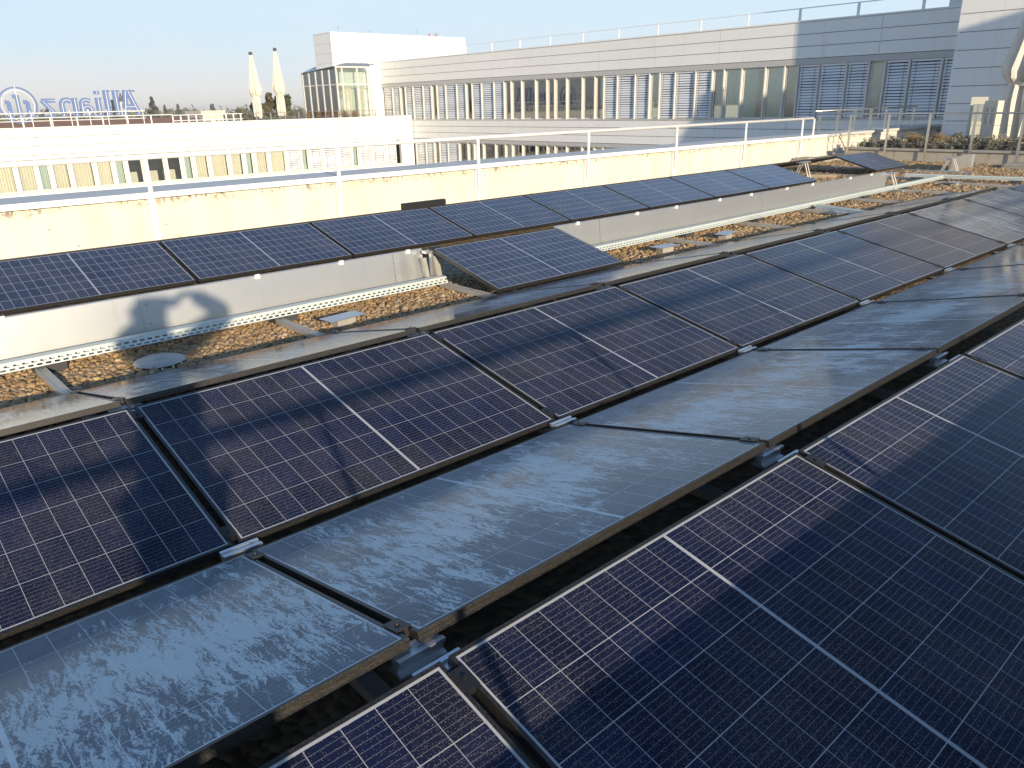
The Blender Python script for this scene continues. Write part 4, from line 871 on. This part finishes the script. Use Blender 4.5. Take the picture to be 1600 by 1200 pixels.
r = empty('church_tower', (77.6, 261, -9)); MB().box(-.7, .7, -.7, .7, 0, 13.6).build('wall', M['house'], r); MB().lathe([(.95, 13.6), (1.0, 14.0), (.55, 14.7), (.5, 15.0), (.1, 16.2), (0, 16.3)], 8).build('roof', M['cap'], r); MB().box(-.25, .25, -.73, -.69, 11.5, 12.8).build('window', M['cap'], r)
tag(r, 'white church tower with dark cap seen behind the letters', 'church tower')
rr = random.Random(9); cs = []
for k in range(420):
    a = rr.uniform(-.1, 1.05); d = rr.uniform(230, 420); u, v = d*math.sin(a), d*math.cos(a); zt = rr.uniform(.5, 2.4)*d/300; cs.append(((u, v, -2+zt*.5), (rr.uniform(2, 5), rr.uniform(2, 5), 2.6+zt*.5), 40))
o = leaf_cloud('far_woods', cs, 0, 1.0, M['leaf_olive'], None, 8); tag(o, 'low hazy line of far trees along the horizon', 'woods', kind='stuff')

# ------------------------------------------------------------------ the photographer, whose shadow falls on the panels
def skin_mesh(name, verts, edges, radii, mat, parent=None, root=0, sub=1):
    me = bpy.data.meshes.new(name); bm = bmesh.new(); lay = bm.verts.layers.skin.verify(); vs = [bm.verts.new(v) for v in verts]
    for a, b in edges: bm.edges.new((vs[a], vs[b]))
    for v, r_ in zip(vs, radii): v[lay].radius = r_ if isinstance(r_, tuple) else (r_, r_)
    vs[root][lay].use_root = True; bm.to_mesh(me); bm.free(); o = bpy.data.objects.new(name, me); C.objects.link(o)
    o.modifiers.new('skin', 'SKIN').use_smooth_shade = True; s_ = o.modifiers.new('sub', 'SUBSURF'); s_.levels = s_.render_levels = sub
    dg = bpy.context.evaluated_depsgraph_get(); me2 = bpy.data.meshes.new_from_object(o.evaluated_get(dg)); o.modifiers.clear(); o.data = me2; me2.materials.clear(); me2.materials.append(mat); me2.polygons.foreach_set('use_smooth', [True]*len(me2.polygons))
    if parent: o.parent = parent
    return o
M['skin'] = simple('skin', (.48, .30, .22), .5, 0, .08, 10); M['jacket'] = simple('dark_jacket', (.03, .035, .05), .8); M['jeans'] = simple('dark_jeans', (.03, .04, .07), .85); M['hair'] = simple('brown_hair', (.05, .03, .02), .7); M['shoe'] = simple('shoe', (.03, .03, .03), .6)
per = empty('person', (-.30, -.70, .02)); fx = Vector((.664, .747, 0)); rx_ = Vector((.747, -.664, 0))
PB = Vector((-.30, -.70, .02))
def bp(r, f, z): return rx_*r+fx*f+Vector((0, 0, z))
def w2l(u, v, z): return Vector((u, v, z))-PB
V_ = []; E_ = []; Q_ = []
def J(p, r_, prev=None):
    V_.append(p); Q_.append(r_); i = len(V_)-1
    if prev is not None: E_.append((prev, i))
    return i
pel = J(bp(0, 0, .93), (.15, .11)); ab = J(bp(0, .01, 1.10), (.14, .10), pel); ch = J(bp(0, .01, 1.28), (.16, .11), ab); nb_ = J(bp(0, .0, 1.42), (.08, .07), ch); nk = J(bp(0, .01, 1.49), .05, nb_); hd0 = J(bp(0, .04, 1.54), (.072, .085), nk); hd1 = J(bp(0, .03, 1.61), (.075, .09), hd0); hd2 = J(bp(0, .02, 1.66), (.05, .06), hd1)
for s_ in (-1, 1):
    hp = J(bp(s_*.09, 0, .88), .085, pel); kn = J(bp(s_*.10, .02, .47), .055, hp); an = J(bp(s_*.10, -.02, .08), .035, kn); J(bp(s_*.12, .15, .035), .032, an)
    sh = J(bp(s_*.17, 0, 1.38), .06, nb_)
    if s_ > 0: el = w2l(.37, -.30, 1.47); wr = w2l(.16, -.07, 1.64); pm = w2l(.110, -.045, 1.60)
    else: el = w2l(-.42, -.24, 1.38); wr = w2l(-.14, -.04, 1.50); pm = w2l(-.085, -.02, 1.52)
    e_ = J(el, .045, sh); w_ = J(wr, .028, e_); p_i = J(pm, (.034, .018), w_)
    dirn = (pm-wr).normalized(); side = dirn.cross(fx).normalized()
    for k in range(4):
        b0 = pm+side*(k-1.5)*.018+dirn*.022; q1 = J(b0+dirn*.025, .0085, p_i); q2 = J(b0+dirn*(.045+.006*(k in (1, 2)))-fx*.010, .008, q1); J(b0+dirn*(.058+.008*(k in (1, 2)))-fx*.024, .007, q2)
    t1 = J(pm-side*.03*s_-fx*.014, .009, p_i); J(pm-side*.045*s_-fx*.028+dirn*.015, .008, t1)
skin_mesh('body', V_, E_, Q_, M['skin'], per)
cl = lambda name, ids, ed, rad, mat: skin_mesh(name, ids, ed, rad, mat, per)
shR, shL = bp(.17, 0, 1.38), bp(-.17, 0, 1.38)
cl('jacket', [bp(0, 0, .86), bp(0, .01, 1.10), bp(0, .01, 1.28), bp(0, 0, 1.43), shR, w2l(.37, -.30, 1.47), w2l(.18, -.09, 1.625), shL, w2l(-.42, -.24, 1.38), w2l(-.16, -.055, 1.485)], [(0, 1), (1, 2), (2, 3), (3, 4), (4, 5), (5, 6), (3, 7), (7, 8), (8, 9)], [(.18, .14), (.17, .13), (.19, .14), (.10, .085), .105, .085, .062, .11, .09, .06], M['jacket'])
cl('trousers', [bp(0, 0, .92), bp(.09, 0, .86), bp(.10, .02, .47), bp(.10, -.02, .10), bp(-.09, 0, .86), bp(-.10, .02, .47), bp(-.10, -.02, .10)], [(0, 1), (1, 2), (2, 3), (0, 4), (4, 5), (5, 6)], [(.165, .125), .10, .07, .058, .10, .07, .058], M['jeans'])
cl('hair', [bp(-.02, 0, 1.60), bp(-.02, -.02, 1.66), bp(-.03, -.05, 1.52)], [(0, 1), (0, 2)], [(.125, .125), (.10, .10), (.11, .09)], M['hair'])
for s_ in (-1, 1): cl('shoe', [bp(s_*.10, -.05, .045), bp(s_*.115, .08, .04), bp(s_*.125, .18, .03)], [(0, 1), (1, 2)], [.05, .048, .04], M['shoe'])
tag(per, 'photographer in a dark jacket holding up a phone at the camera position', 'person')
ph = MB().box(-.08, .08, -.037, .037, -.004, .004).build('phone', M['cap'], bevel=.002); mp = mw.copy(); mp.translation = Vector((0, 0, H))-Fw*.020; ph.matrix_world = mp
tag(ph, 'dark phone held up by the photographer', 'phone')

# ------------------------------------------------------------------ morning haze
hz = NT('thin_haze'); hz.t.nodes.remove(hz.p); pv = hz.n('ShaderNodeVolumePrincipled'); pv.inputs['Color'].default_value = (.96, .97, .98, 1); pv.inputs['Density'].default_value = HAZE; pv.inputs['Anisotropy'].default_value = 0.0
hz.t.links.new(pv.outputs[0], hz.out.inputs['Volume'])
o = MB().box(-3100, 3100, -3100, 3100, -10.2, 10.0).build('haze', hz.m); tag(o, 'thin pale morning haze lying over the whole place', 'haze', kind='stuff')
